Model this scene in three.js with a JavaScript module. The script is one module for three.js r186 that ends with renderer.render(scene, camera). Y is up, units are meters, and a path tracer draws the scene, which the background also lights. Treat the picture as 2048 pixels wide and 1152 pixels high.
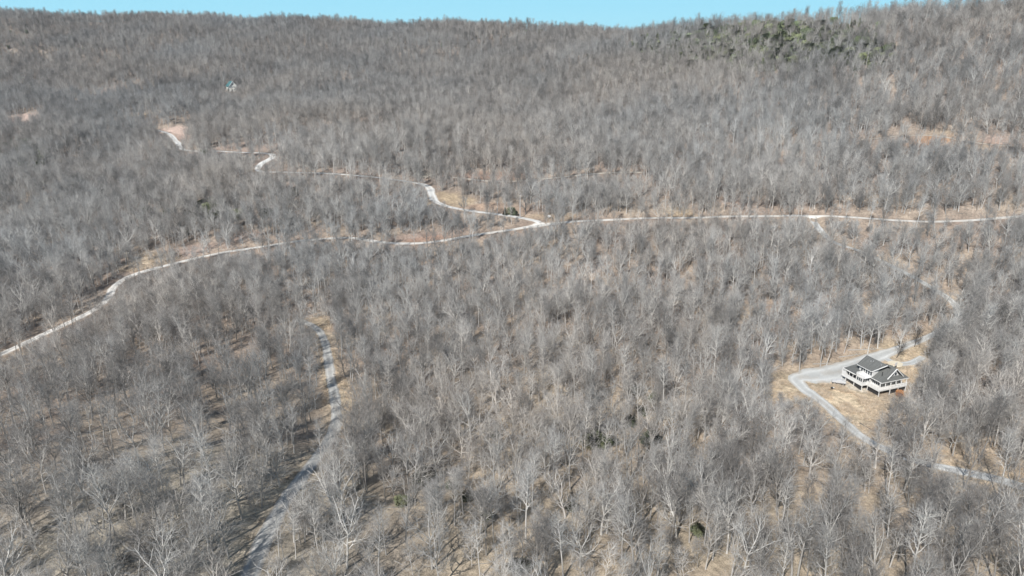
import * as THREE from 'three';
import { mergeGeometries } from 'three/addons/utils/BufferGeometryUtils.js';

// ---------------------------------------------------------------- camera, sky, sun, exposure
const CAM_H = 110, PITCH = 19 * Math.PI / 180, F = 1384;            // F: focal length in pixels of a 2048 x 1152 picture
const scene = new THREE.Scene();
const camera = new THREE.PerspectiveCamera(2 * Math.atan(576 / F) * 180 / Math.PI, 16 / 9, 1, 6000);
camera.position.set(0, CAM_H, 0);
camera.rotation.set(-PITCH, 0, 0);
const renderer = new THREE.WebGLRenderer({ antialias: true });
renderer.setSize(1024, 576);
renderer.toneMapping = THREE.LinearToneMapping;
renderer.toneMappingExposure = 1.25;
renderer.shadowMap.enabled = true;
{
  const W = 64, H = 256, data = new Float32Array(W * H * 4);
  const stops = [[0, [.34, .68, .80]], [5, [.275, .60, .78]], [12, [.165, .35, .52]], [25, [.10, .185, .30]], [50, [.066, .115, .20]], [90, [.05, .086, .15]]];
  for (let y = 0; y < H; y++) {
    const el = ((y + .5) / H - .5) * 180, c = [0, 0, 0];
    for (let k = 0; k < 3; k++) {
      if (el <= 0) { c[k] = stops[0][1][k] * .55; continue; }
      let i = 0; while (i < stops.length - 2 && el > stops[i + 1][0]) i++;
      const t = (el - stops[i][0]) / (stops[i + 1][0] - stops[i][0]);
      c[k] = stops[i][1][k] * (1 - t) + stops[i + 1][1][k] * t;
    }
    for (let x = 0; x < W; x++) { const o = (y * W + x) * 4; data[o] = c[0]; data[o + 1] = c[1]; data[o + 2] = c[2]; data[o + 3] = 1; }
  }
  const t = new THREE.DataTexture(data, W, H, THREE.RGBAFormat, THREE.FloatType);
  t.mapping = THREE.EquirectangularReflectionMapping; t.magFilter = THREE.LinearFilter; t.minFilter = THREE.LinearFilter; t.needsUpdate = true;
  scene.background = t; scene.environment = t;
}
const SUN_AZ = 28 * Math.PI / 180, SUN_EL = 42 * Math.PI / 180;     // shadows run away from the camera and 28 degrees to the right
const sun = new THREE.DirectionalLight(new THREE.Color(1, .965, .915), 5);
sun.position.set(-Math.sin(SUN_AZ) * Math.cos(SUN_EL) * 900, Math.sin(SUN_EL) * 900, Math.cos(SUN_AZ) * Math.cos(SUN_EL) * 900 - 300);
sun.target.position.set(0, 0, -300);
sun.castShadow = true; sun.shadow.mapSize.set(4096, 4096);
Object.assign(sun.shadow.camera, { left: -900, right: 900, top: 700, bottom: -700, near: 10, far: 2600 });
scene.add(sun, sun.target);
scene.fog = new THREE.FogExp2(new THREE.Color(.86, .90, 1), .00006);

// ---------------------------------------------------------------- helpers
function rng(seed) { let s = seed | 0; return () => { s = (s + 0x6d2b79f5) | 0; let t = Math.imul(s ^ (s >>> 15), 1 | s); t = (t + Math.imul(t ^ (t >>> 7), 61 | t)) ^ t; return ((t ^ (t >>> 14)) >>> 0) / 4294967296; }; }
const clamp = (x, a, b) => Math.max(a, Math.min(b, x)), mix = (a, b, t) => a + (b - a) * t;
const smooth = (a, b, x) => { const t = clamp((x - a) / (b - a), 0, 1); return t * t * (3 - 2 * t); };
const hash2 = (i, j) => { let h = Math.imul(i, 374761393) + Math.imul(j, 668265263) | 0; h = Math.imul(h ^ (h >>> 13), 1274126177); return ((h ^ (h >>> 16)) >>> 0) / 4294967296; };
function vnoise(x, y) {
  const i = Math.floor(x), j = Math.floor(y), u = x - i, v = y - j, s = u * u * (3 - 2 * u), t = v * v * (3 - 2 * v);
  return mix(mix(hash2(i, j), hash2(i + 1, j), s), mix(hash2(i, j + 1), hash2(i + 1, j + 1), s), t) * 2 - 1;
}
function fbm(x, y, n = 4) { let a = 1, s = 0, w = 0; for (let k = 0; k < n; k++) { s += a * vnoise(x, y); w += a; a *= .5; x = x * 2.03 + 17.3; y = y * 2.03 - 9.1; } return s / w; }
const used = {};
function numbered(name) { const n = used[name] = (used[name] ?? -1) + 1; return n ? name + '_' + String(n).padStart(3, '0') : name; }
function tag(o, label, category, group, kind) {
  o.name = numbered(o.name); o.userData.label = label;
  if (category) o.userData.category = category;
  if (group) o.userData.group = group;
  if (kind) o.userData.kind = kind;
  scene.add(o); return o;
}
function base(name, x, y, z, turn = 0) { const g = new THREE.Group(); g.name = name; g.position.set(x, y, z); g.rotation.y = turn; return g; }
function part(name, geo, mat, parent, label) { const m = new THREE.Mesh(geo, mat); m.name = name; m.castShadow = m.receiveShadow = true; if (label) m.userData.label = label; parent.add(m); return m; }
const lin = (r, g, b) => new THREE.Color().setRGB(r, g, b);
const std = (r, g, b, rough = .9, extra = {}) => new THREE.MeshStandardMaterial({ color: lin(r, g, b), roughness: rough, ...extra });

// camera rays and projection in 2048 x 1152 pixels
const CP = Math.cos(PITCH), SP = Math.sin(PITCH);
function ray(px, py) { const x = (px - 1024) / F, y = -(py - 576) / F; return [x, y * CP - SP, -CP - y * SP]; }
function proj(x, y, z) { y -= CAM_H; const d = -y * SP - z * CP; return [1024 + F * x / d, 576 - F * (y * CP - z * SP) / d, d]; }

// ---------------------------------------------------------------- the lie of the land
// per column of sight: [pixel row, metres away along the ground]; the last row of a column is its crest
const COLS = [
  [-420, [[1152, 169], [1000, 207], [850, 285], [712, 381], [600, 476], [500, 581], [400, 727], [300, 930], [235, 1100], [175, 1260], [135, 1350], [100, 1410], [40, 1470]]],
  [0, [[1152, 137], [1000, 168], [850, 238], [712, 323], [600, 399], [500, 488], [400, 607], [300, 786], [235, 950], [175, 1130], [135, 1230], [72, 1320], [30, 1390]]],
  [350, [[1152, 122], [1000, 146], [850, 196], [712, 270], [600, 341], [513, 404], [420, 481], [330, 588], [260, 721], [190, 900], [140, 1030], [86, 1170], [47, 1300]]],
  [690, [[1152, 114], [1000, 143], [850, 187], [712, 244], [600, 306], [520, 351], [476, 380], [420, 420], [350, 480], [280, 580], [200, 760], [140, 950], [57, 1180]]],
  [1024, [[1152, 113], [1000, 143], [850, 186], [712, 238], [600, 291], [520, 334], [456, 370], [410, 403], [350, 455], [280, 540], [200, 700], [140, 860], [64, 1080]]],
  [1350, [[1152, 121], [1000, 153], [850, 196], [712, 248], [600, 298], [520, 333], [436, 375], [380, 412], [320, 465], [250, 545], [180, 650], [120, 750], [68, 880]]],
  [1720, [[1152, 142], [1000, 178], [850, 224], [762, 258], [650, 300], [560, 335], [480, 370], [434, 392], [370, 430], [280, 495], [200, 560], [120, 620], [46, 700]]],
  [2048, [[1152, 166], [980, 210], [850, 256], [750, 297], [650, 338], [560, 371], [480, 394], [434, 413], [350, 450], [250, 505], [150, 560], [80, 595], [26, 640]]],
  [2450, [[1152, 197], [980, 247], [850, 299], [750, 346], [650, 391], [560, 427], [480, 451], [434, 470], [350, 500], [250, 540], [150, 570], [70, 595], [-10, 620]]],
];
const pts = [], crest = [];
for (const [px, rows] of COLS) rows.forEach(([py, d], i) => {
  const r = ray(px, py), az = Math.atan2(r[0], -r[2]); pts.push({ az, d, drop: -r[1] / Math.hypot(r[0], r[2]) * d }); if (i === rows.length - 1) crest.push([az, d]);
});
for (const p of pts) { p.u = p.az * 1.3; p.v = Math.log(p.d); p.h = CAM_H - p.drop; }
const tps = (() => { // thin plate spline through the points
  const n = pts.length, N = n + 3, A = Array.from({ length: N }, () => new Float64Array(N + 1));
  const phi = (r2) => r2 < 1e-12 ? 0 : .5 * r2 * Math.log(r2);
  for (let i = 0; i < n; i++) {
    for (let j = 0; j < n; j++) A[i][j] = phi((pts[i].u - pts[j].u) ** 2 + (pts[i].v - pts[j].v) ** 2);
    A[i][i] += 2e-4;
    A[i][n] = A[n][i] = 1; A[i][n + 1] = A[n + 1][i] = pts[i].u; A[i][n + 2] = A[n + 2][i] = pts[i].v; A[i][N] = pts[i].h;
  }
  for (let c = 0; c < N; c++) {
    let p = c; for (let r = c + 1; r < N; r++) if (Math.abs(A[r][c]) > Math.abs(A[p][c])) p = r;
    [A[c], A[p]] = [A[p], A[c]];
    for (let r = 0; r < N; r++) if (r !== c && A[r][c]) { const f = A[r][c] / A[c][c]; for (let k = c; k <= N; k++) A[r][k] -= f * A[c][k]; }
  }
  const w = A.map((row, i) => row[N] / row[i]);
  return (u, v) => { let s = w[n] + w[n + 1] * u + w[n + 2] * v; for (let i = 0; i < n; i++) s += w[i] * phi((u - pts[i].u) ** 2 + (v - pts[i].v) ** 2); return s; };
})();
const AZ0 = -.98, AZ1 = .98, NA = 260, LD0 = Math.log(70), LD1 = Math.log(1500), NL = 320, cache = new Float64Array((NA + 1) * (NL + 1));
for (let i = 0; i <= NA; i++) for (let j = 0; j <= NL; j++) cache[i * (NL + 1) + j] = tps(mix(AZ0, AZ1, i / NA) * 1.3, mix(LD0, LD1, j / NL));
function lookup(az, ld) {
  const a = clamp((az - AZ0) / (AZ1 - AZ0), 0, .99999) * NA, l = clamp((ld - LD0) / (LD1 - LD0), 0, .99999) * NL, i = Math.floor(a), j = Math.floor(l), s = a - i, t = l - j, k = i * (NL + 1) + j;
  return mix(mix(cache[k], cache[k + NL + 1], s), mix(cache[k + 1], cache[k + NL + 2], s), t);
}
function crestAt(az) { let i = 0; while (i < crest.length - 2 && az > crest[i + 1][0]) i++; return mix(crest[i][1], crest[i + 1][1], clamp((az - crest[i][0]) / (crest[i + 1][0] - crest[i][0]), 0, 1)); }
function ground0(x, z) {
  const d = Math.hypot(x, z), az = Math.atan2(x, -z), dc = crestAt(az);
  let h = lookup(az, Math.log(Math.max(d, 1)));
  if (d > dc) { const t = d - dc; h = lookup(az, Math.log(dc)) - (t < 120 ? .0012 * t * t : 17.28 + (t - 120) * .288); }
  const back = smooth(.95, 1.9, Math.abs(az)); if (back > 0) h = mix(h, 14, back);
  const far = clamp((d - 90) / 700, 0, 1), a = mix(.8, 4.2, far);
  const fold = 7.5 * smooth(330, 520, d) * smooth(.45, .15, az) * smooth(1.0, .0, Math.abs(fbm(x / 150 + 8, z / 190, 2)) * 2.4) ;
  h += a * (fbm(x / 95, z / 95, 4)) + fold - 3.5 * smooth(330, 520, d) * smooth(.45, .15, az) + 1.2 * fbm(x / 28 + 31, z / 28, 2) * smooth(60, 140, d);
  return Math.max(h, -320);
}
function hitWith(g, px, py) {
  const r = ray(px, py); let t = 60, pt = 60;
  for (let i = 0; i < 4000; i++) {
    const y = CAM_H + r[1] * t, gap = y - g(r[0] * t, r[2] * t);
    if (gap < 0) { let a = pt, b = t; for (let k = 0; k < 24; k++) { const m = (a + b) / 2; CAM_H + r[1] * m - g(r[0] * m, r[2] * m) < 0 ? b = m : a = m; } return new THREE.Vector3(r[0] * b, g(r[0] * b, r[2] * b), r[2] * b); }
    pt = t; t += Math.max(.4, gap * .25); if (t > 2500) break;
  }
  return null;
}
const hit0 = (px, py) => hitWith(ground0, px, py);

// ---------------------------------------------------------------- roads: [px, py, width m, share of it that shows]
const ROADS = {
  ridge_road: [[-160, 790, 4.4, .9], [-60, 740, 4.4, .95], [0, 711, 4.4, .97], [60, 682, 4.3, .96], [128, 650, 4.2, .95], [188, 620, 4.2, .92], [214, 598, 4.2, .85], [228, 574, 4.4, .9], [258, 553, 4.4, .92], [310, 537, 4.2, .92], [400, 515, 4.2, .95], [480, 500, 4.2, .92], [560, 487, 4.2, .9], [640, 478, 4.2, .9], [700, 475, 4.6, .92], [740, 482, 5, .92], [800, 487, 4.2, .95], [870, 484, 4.2, .95], [950, 470, 4.2, .95], [1020, 460, 4.4, .92], [1085, 450, 6, .95], [1135, 444, 4.6, .85], [1250, 438.5, 4.2, .85], [1350, 435.5, 4.2, .95], [1450, 433, 4.2, .9], [1530, 432, 4.4, .85], [1600, 431.5, 4.2, .95], [1700, 434, 4.2, .96], [1790, 440.5, 4.2, .92], [1880, 443.5, 4.2, .9], [1960, 439, 4.2, .85], [2030, 434, 4.2, .5], [2120, 428, 4.2, .2]],
  switchback_road: [[1080, 445, 4.6, .9], [1055, 438, 4.4, .8], [1010, 430, 4.4, .95], [940, 421.5, 4.4, .97], [895, 413, 4.4, .95], [870, 402, 5.5, .95], [863, 388, 6, .95], [858, 376, 6, .95], [846, 369, 6, .9], [815, 363, 4.4, .8], [760, 355, 4.2, .8], [690, 349, 4.2, .8], [620, 345.5, 4.2, .8], [560, 344, 4.4, .85], [520, 343, 5, .9], [520, 330, 6, .95], [545, 314, 6, .95], [536, 307, 5, .95], [470, 304.5, 4.4, .92], [400, 302.5, 4.2, .88], [366, 299, 5, .9], [355, 284, 6, .95], [338, 268, 5, .9], [310, 258, 4, .2]],
  contour_track: [[905, 354, 3.4, .5], [945, 359, 3.4, .85], [1000, 363, 3.4, .9], [1050, 361.5, 3.4, .85], [1100, 356.5, 3.4, .85], [1160, 350, 3.4, .9], [1220, 345.5, 3.4, .9], [1285, 344, 3.4, .8]],
  lower_lane: [[478, 1230, 4.2, .8], [500, 1150, 4.2, .85], [520, 1094, 4.2, .8], [548, 1040, 4.2, .3], [585, 980, 4, .25], [622, 930, 4, .7], [655, 886, 4, .55], [672, 845, 3.9, .5], [670, 800, 3.8, .6], [662, 758, 3.8, .8], [656, 715, 3.8, .9], [650, 685, 3.8, .9], [638, 662, 3.8, .7], [618, 648, 3.6, .3], [590, 640, 3.6, .05]],
  house_drive: [[2150, 1000, 4.8, .7], [2048, 974, 4.8, .85], [1980, 957, 4.6, .8], [1900, 938, 4.4, .7], [1830, 920, 4.2, .55], [1770, 898, 4, .15], [1722, 872, 4, .15], [1690, 845, 4.2, .7], [1645, 805, 5, .97], [1605, 775, 5.5, 1], [1594, 757, 8, 1], [1625, 752, 13, 1], [1668, 746, 15, 1], [1720, 727, 10, 1], [1770, 707, 6, .97], [1815, 690, 4.4, .9], [1852, 676, 4.2, .45], [1890, 656, 3.8, .02], [1918, 628, 3.8, .12], [1900, 600, 4.2, .1], [1855, 570, 4, .2], [1810, 545, 4, .3], [1765, 522, 4, .3], [1715, 500, 4, .2], [1665, 484, 4, .2], [1640, 460, 4, .1], [1625, 434, 4, .2]],
  upper_track: [[1700, 284, 3.4, .4], [1760, 276, 3.4, .7], [1820, 270, 3.4, .85], [1880, 272, 3.6, .6], [1940, 284, 3.6, .5], [2000, 291, 3.8, .8], [2070, 294, 3.6, .4]],
  hillside_track: [[930, 62 + 250, 0, 0]],
  house_spur: [[1772, 718, 3.4, .9], [1796, 728, 4.4, .95], [1820, 727, 3.6, .8], [1846, 712, 3.2, .4]],
};
delete ROADS.hillside_track;
const roadPts = [];                                   // samples of every road, for the benches, the trees and the clearings
const cellOf = new Map(), CELL = 8, keyOf = (i, j) => i * 100003 + j;
const roads = {};
for (const [name, ctrl] of Object.entries(ROADS)) {
  const c = ctrl.map(([px, py, w, vis]) => ({ p: hit0(px, py), w, vis })).filter((e) => e.p);
  const curve = new THREE.CatmullRomCurve3(c.map((e) => new THREE.Vector3(e.p.x, 0, e.p.z)), false, 'centripetal'), len = curve.getLength(), n = Math.ceil(len / 1.5), s = [];
  for (let i = 0; i <= n; i++) {
    const t = curve.getUtoTmapping(i / n), q = curve.getPoint(t), k = clamp(t * (c.length - 1), 0, c.length - 1.001), a = Math.floor(k), f = k - a;
    s.push({ x: q.x, z: q.z, h: ground0(q.x, q.z), w: mix(c[a].w, c[a + 1].w, f), vis: mix(c[a].vis, c[a + 1].vis, f), road: name });
  }
  for (let pass = 0; pass < 3; pass++) { const o = s.map((e) => e.h); s.forEach((e, i) => { let m = 0, k = 0; for (let j = Math.max(0, i - 4); j <= Math.min(n, i + 4); j++) { m += o[j]; k++; } e.h = m / k; }); }
  s.forEach((e, i) => {
    const a = s[Math.max(0, i - 1)], b = s[Math.min(n, i + 1)], l = Math.hypot(b.x - a.x, b.z - a.z) || 1; e.tx = (b.x - a.x) / l; e.tz = (b.z - a.z) / l;
    roadPts.push(e); const k = keyOf(Math.floor(e.x / CELL), Math.floor(e.z / CELL)); if (!cellOf.has(k)) cellOf.set(k, []); cellOf.get(k).push(e);
  });
  roads[name] = s;
}
function nearRoad(x, z) { // nearest road sample within about 12 m, the distance beyond its edge
  const i = Math.floor(x / CELL), j = Math.floor(z / CELL); let best = null, bd = 1e9, ws = 0, hs = 0;
  for (let a = -2; a <= 2; a++) for (let b = -2; b <= 2; b++) for (const e of cellOf.get(keyOf(i + a, j + b)) ?? []) {
    const d = Math.hypot(e.x - x, e.z - z), edge = d - e.w / 2, w = Math.exp(-d * .9) + 1e-9; ws += w; hs += w * e.h;
    if (edge < bd) { bd = edge; best = e; }
  }
  return best ? { e: best, edge: bd, h: hs / ws } : null;
}
// the level yard of the house
const HOUSE = hit0(1681, 760), HTURN = -70 * Math.PI / 180, hu = [Math.cos(-HTURN), Math.sin(-HTURN)], hv = [Math.sin(-HTURN), -Math.cos(-HTURN)];
const houseAt = (u, v) => [HOUSE.x + u * hu[0] + v * hv[0], HOUSE.z + u * hu[1] + v * hv[1]];
const HC = houseAt(7.5, 7), HY = HOUSE.y;
const COTTAGE = hit0(467, 183);
function ground(x, z) {
  let h = ground0(x, z);
  const dh = Math.hypot(x - HC[0], z - HC[1]); if (dh < 26) h = mix(HY, h, smooth(11, 26, dh));
  const dc = Math.hypot(x - COTTAGE.x, z - COTTAGE.z); if (dc < 16) h = mix(COTTAGE.y, h, smooth(7, 16, dc));
  const r = nearRoad(x, z); if (r && r.edge < 6) h = mix(r.h, h, smooth(.6, 6, r.edge));
  return h;
}
const hit = (px, py) => hitWith(ground, px, py);

// ---------------------------------------------------------------- ground sheet
const patches = [ // bare soil and straw: [px, py, across m, along sight m, colour, strength]
  [330, 500, 8, 6, 'soil', .6], [390, 499, 15, 8, 'pink', .8], [300, 522, 16, 10, 'straw', .6], [500, 470, 13, 7, 'pink', .7], [460, 482, 14, 8, 'pink', .5], [820, 474, 22, 5, 'pink', .6], [850, 480, 16, 6, 'red', .9], [900, 463, 16, 6, 'pink', .45], [960, 413, 24, 6, 'soil', 1], [885, 398, 14, 16, 'tan', 1], [910, 405, 16, 14, 'tan', .9], [1020, 420, 14, 9, 'soil', .7],
  [348, 263, 18, 20, 'cut', 1], [362, 276, 12, 18, 'pink', 1], [500, 300, 44, 8, 'pink', .7], [430, 298, 40, 8, 'pink', .6], [506, 341, 7, 8, 'tan', 1], [732, 262, 16, 12, 'pink', .6], [945, 352, 26, 10, 'red', .8], [1000, 356, 36, 8, 'red', .8], [1110, 320, 10, 18, 'pink', .45], [1220, 330, 12, 14, 'pink', .4],
  [1860, 279, 13, 8, 'orange', 1], [1990, 288, 16, 8, 'pink', .8], [1960, 290, 12, 6, 'tan', .5], [1880, 268, 10, 4, 'tan', .5], [52, 237, 22, 26, 'cut', 1], [8, 172, 26, 10, 'cut', .7], [210, 184, 14, 12, 'cut', .7], [20, 205, 26, 18, 'tan', .35], [262, 232, 34, 10, 'tan', .7],
  [1590, 400, 16, 14, 'pink', .45], [1750, 400, 16, 8, 'tan', .45], [1360, 424, 9, 8, 'tan', .8], [1480, 405, 14, 12, 'pink', .4], [1570, 312, 20, 14, 'pink', .35], [1470, 310, 16, 14, 'pink', .4], [1080, 432, 10, 4, 'tan', .6], [1120, 432, 12, 6, 'tan', .5],
  [660, 745, 3, 30, 'straw', .9], [684, 790, 6, 14, 'straw', .9], [640, 650, 5, 12, 'straw', .9], [596, 972, 4, 8, 'straw', .9],
  [1575, 785, 8, 12, 'straw', 1], [1565, 765, 6, 8, 'straw', 1], [1650, 785, 14, 12, 'straw', 1], [1700, 790, 12, 10, 'straw', 1], [1680, 800, 10, 10, 'straw', .9], [1720, 808, 9, 6, 'straw', .7], [1820, 705, 12, 8, 'straw', 1], [1810, 745, 10, 8, 'straw', .9], [1830, 760, 6, 6, 'straw', .5], [1700, 770, 9, 6, 'pale', 1], [1670, 770, 9, 4, 'pale', .8], [1700, 830, 8, 10, 'straw', .8], [1980, 920, 16, 14, 'straw', .35], [2040, 988, 10, 4, 'straw', .8], [1960, 880, 20, 20, 'straw', .25],
];
const SOIL = { cut: [.66, .50, .42], soil: [.48, .35, .26], pink: [.50, .37, .31], red: [.42, .27, .20], tan: [.55, .43, .29], straw: [.68, .55, .385], pale: [.80, .72, .60], orange: [.50, .29, .16] };
const spots = patches.map(([px, py, a, b, c, s]) => { const p = hit(px, py); return p && { x: p.x, z: p.z, az: Math.atan2(p.x, -p.z), a, b, c: SOIL[c], s, straw: c === 'straw' || c === 'pale', px, py }; }).filter(Boolean);
function spotAt(x, z) {
  let best = 0, spot = null;
  for (const q of spots) {
    const dx = x - q.x, dz = z - q.z; if (dx * dx + dz * dz > 2500) continue;
    const c = Math.cos(q.az), s = Math.sin(q.az), u = dx * c + dz * s, v = -dx * s + dz * c, k = (u / q.a) ** 2 + (v / q.b) ** 2;
    const f = q.s * smooth(1.15, .55, Math.sqrt(k) + .35 * fbm(x / 5, z / 5, 3)); if (f > best) { best = f; spot = q; }
  }
  return [best, spot];
}
function groundColor(x, z, out) {
  const n1 = fbm(x / 70 + 5, z / 70, 3), n2 = fbm(x / 14, z / 14 + 40, 3), n3 = fbm(x / 3.2 + 9, z / 3.2, 2), d = Math.hypot(x, z), az = Math.atan2(x, -z);
  let c = [.44, .345, .27];                                             // oak leaf litter
  const straw = clamp(.5 + .9 * n2 + .5 * n1 + smooth(260, 120, d) * .25, 0, 1), red = clamp(.25 + .8 * n1 - .4 * n2, 0, 1);
  const T = [.55, .46, .34], R = [.46, .34, .27];
  for (let k = 0; k < 3; k++) c[k] = mix(mix(c[k], T[k], straw * .75), R[k], red * .55);
  const nr = .55 * smooth(280, 130, d) * smooth(-.35, -.05, az); for (let k = 0; k < 3; k++) c[k] = mix(c[k], [.66, .545, .395][k], nr);
  const pale = smooth(.0, -.45, az) * smooth(230, 110, d); const P = [.55, .51, .42]; for (let k = 0; k < 3; k++) c[k] = mix(c[k], P[k], pale * .7);
  const [f, q] = spotAt(x, z); if (q) for (let k = 0; k < 3; k++) c[k] = mix(c[k], q.c[k], f);
  const r = nearRoad(x, z);
  if (r && r.edge < 4) { const e = smooth(4, .3, r.edge + n2), V = ['lower_lane', 'house_drive', 'house_spur'].includes(r.e.road) ? SOIL.straw : SOIL.soil; for (let k = 0; k < 3; k++) c[k] = mix(c[k], V[k], e * .35); }
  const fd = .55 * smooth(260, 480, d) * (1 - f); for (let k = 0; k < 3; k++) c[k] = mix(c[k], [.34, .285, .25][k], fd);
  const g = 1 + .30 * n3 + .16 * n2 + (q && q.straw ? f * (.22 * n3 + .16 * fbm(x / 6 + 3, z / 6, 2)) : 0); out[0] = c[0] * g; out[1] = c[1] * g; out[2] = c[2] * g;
}
function grain(size, seed, lo, hi, streak = 1) { // a tile of fine speckle that wraps
  const d = new Uint8Array(size * size * 4), per = (x, y, p) => { const i = Math.floor(x), j = Math.floor(y), u = x - i, v = y - j, w = (k) => ((k % p) + p) % p; return mix(mix(hash2(w(i) + seed, w(j)), hash2(w(i + 1) + seed, w(j)), u), mix(hash2(w(i) + seed, w(j + 1)), hash2(w(i + 1) + seed, w(j + 1)), u), v); };
  for (let y = 0; y < size; y++) for (let x = 0; x < size; x++) {
    const a = per(x / 2, y / (2 * streak), size / 2) * .34 + per(x / 8, y / 8, size / 8) * .36 + per(x / 32, y / 32, size / 32) * .3, v = Math.round(255 * mix(lo, hi, clamp((a - .25) * 2, 0, 1))), o = (y * size + x) * 4;
    d[o] = d[o + 1] = d[o + 2] = v; d[o + 3] = 255;
  }
  const t = new THREE.DataTexture(d, size, size); t.wrapS = t.wrapT = THREE.RepeatWrapping; t.magFilter = THREE.LinearFilter; t.needsUpdate = true; return t;
}
const litter = grain(1024, 11, .34, 1), gravel = grain(256, 71, .78, 1);
{
  const azs = []; for (let a = -.9; a < .9; a += .0046) azs.push(a); for (let a = .9; a < 2 * Math.PI - .9; a += .11) azs.push(a);
  const ds = [1]; for (let d = 30; d < 1700; d *= 1.0085) ds.push(d); ds.push(1900, 2300, 3000);
  const na = azs.length, nd = ds.length, P = new Float32Array(na * nd * 3), C = new Float32Array(na * nd * 3), U = new Float32Array(na * nd * 2), I = [], col = [0, 0, 0];
  for (let j = 0; j < nd; j++) for (let i = 0; i < na; i++) {
    const x = Math.sin(azs[i]) * ds[j], z = -Math.cos(azs[i]) * ds[j], o = j * na + i;
    P[o * 3] = x; P[o * 3 + 1] = ground(x, z); P[o * 3 + 2] = z; U[o * 2] = x / 23; U[o * 2 + 1] = z / 23;
    groundColor(x, z, col); C.set(col, o * 3);
    if (j < nd - 1) { const n = j * na + (i + 1) % na; I.push(o, o + na, n, n, o + na, n + na); }
  }
  const g = new THREE.BufferGeometry(); g.setAttribute('position', new THREE.BufferAttribute(P, 3)); g.setAttribute('color', new THREE.BufferAttribute(C, 3)); g.setAttribute('uv', new THREE.BufferAttribute(U, 2));
  g.setIndex(new THREE.BufferAttribute(new Uint32Array(I.map((v, k) => v)), 1)); g.computeVertexNormals();
  if (g.attributes.normal.getY(50 * na + 50) < 0) { const ix = g.index.array; for (let k = 0; k < ix.length; k += 3) { const t = ix[k]; ix[k] = ix[k + 1]; ix[k + 1] = t; } g.computeVertexNormals(); }
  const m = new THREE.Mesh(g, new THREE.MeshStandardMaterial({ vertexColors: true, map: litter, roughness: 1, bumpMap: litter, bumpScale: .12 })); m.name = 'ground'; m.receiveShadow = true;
  tag(m, 'mountainside ground covered with brown leaf litter and straw', null, null, 'structure');
}
// ---------------------------------------------------------------- roads
const roadMat = new THREE.MeshStandardMaterial({ vertexColors: true, map: gravel, roughness: .95, bumpMap: gravel, bumpScale: .03 });
const ROAD_LOOK = { ridge_road: [[.70, .68, .64], 'pale gravel road along the foot of the far slope'], switchback_road: [[.68, .68, .66], 'pale gravel road climbing in switchbacks above the junction'], contour_track: [[.62, .58, .50], 'faint dirt track along the hillside above the switchback'], lower_lane: [[.50, .495, .47], 'grey gravel lane curving through the near woods'], house_drive: [[.52, .53, .52], 'grey gravel driveway that widens beside the white house'], upper_track: [[.56, .50, .42], 'short dirt track high on the far slope'], house_spur: [[.50, .52, .52], 'short grey gravel spur behind the white house'] };
for (const [name, s] of Object.entries(roads)) {
  const [c, label] = ROAD_LOOK[name], K = 8, P = [], C = [], U = [], I = [];
  const lift = name === 'house_drive' ? .07 : name === 'ridge_road' ? .10 : name === 'house_spur' ? .09 : .08;
  s.forEach((e, i) => {
    for (let k = 0; k <= K; k++) {
      const o = (k / K - .5) * e.w * (1 + .10 * vnoise(i * .13, k > K / 2 ? 40 : 80) + .10 * vnoise(i * .6, k > K / 2 ? 140 : 180)), x = e.x - e.tz * o, z = e.z + e.tx * o, edge = Math.abs(k / K - .5) * 2;
      P.push(x, ground(x, z) + lift - (edge > .99 ? .12 : 0), z); U.push(x / 5, z / 5);
      const track = Math.exp(-(((edge - .5) / .2) ** 2)), dirt = 1 + .26 * (track - .5) + .12 * fbm(x / 2.2, z / 2.2, 3) + .08 * fbm(x / 14, z / 14, 2), drift = clamp(.9 * smooth(.55, 1, edge) * (.5 + .9 * fbm(x / 3 + 7, z / 3, 3)) + .25 * (1 - track) * (fbm(x / 5, z / 5 + 60, 2) > .15 ? 1 : 0), 0, .85);
      C.push(mix(c[0] * dirt, .42, drift), mix(c[1] * dirt, .34, drift), mix(c[2] * dirt, .25, drift));
      if (i && k < K) { const a = (i - 1) * (K + 1) + k, b = i * (K + 1) + k; I.push(a, b, a + 1, a + 1, b, b + 1); }
    }
  });
  const g = new THREE.BufferGeometry(); g.setAttribute('position', new THREE.Float32BufferAttribute(P, 3)); g.setAttribute('color', new THREE.Float32BufferAttribute(C, 3)); g.setAttribute('uv', new THREE.Float32BufferAttribute(U, 2)); g.setIndex(I); g.computeVertexNormals();
  if (g.attributes.normal.getY(20) < 0) { for (let k = 0; k < I.length; k += 3) { const t = I[k]; I[k] = I[k + 1]; I[k + 1] = t; } g.setIndex(I); g.computeVertexNormals(); }
  const m = new THREE.Mesh(g, roadMat); m.name = name; m.receiveShadow = true; tag(m, label, null, null, 'structure');
}

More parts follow.
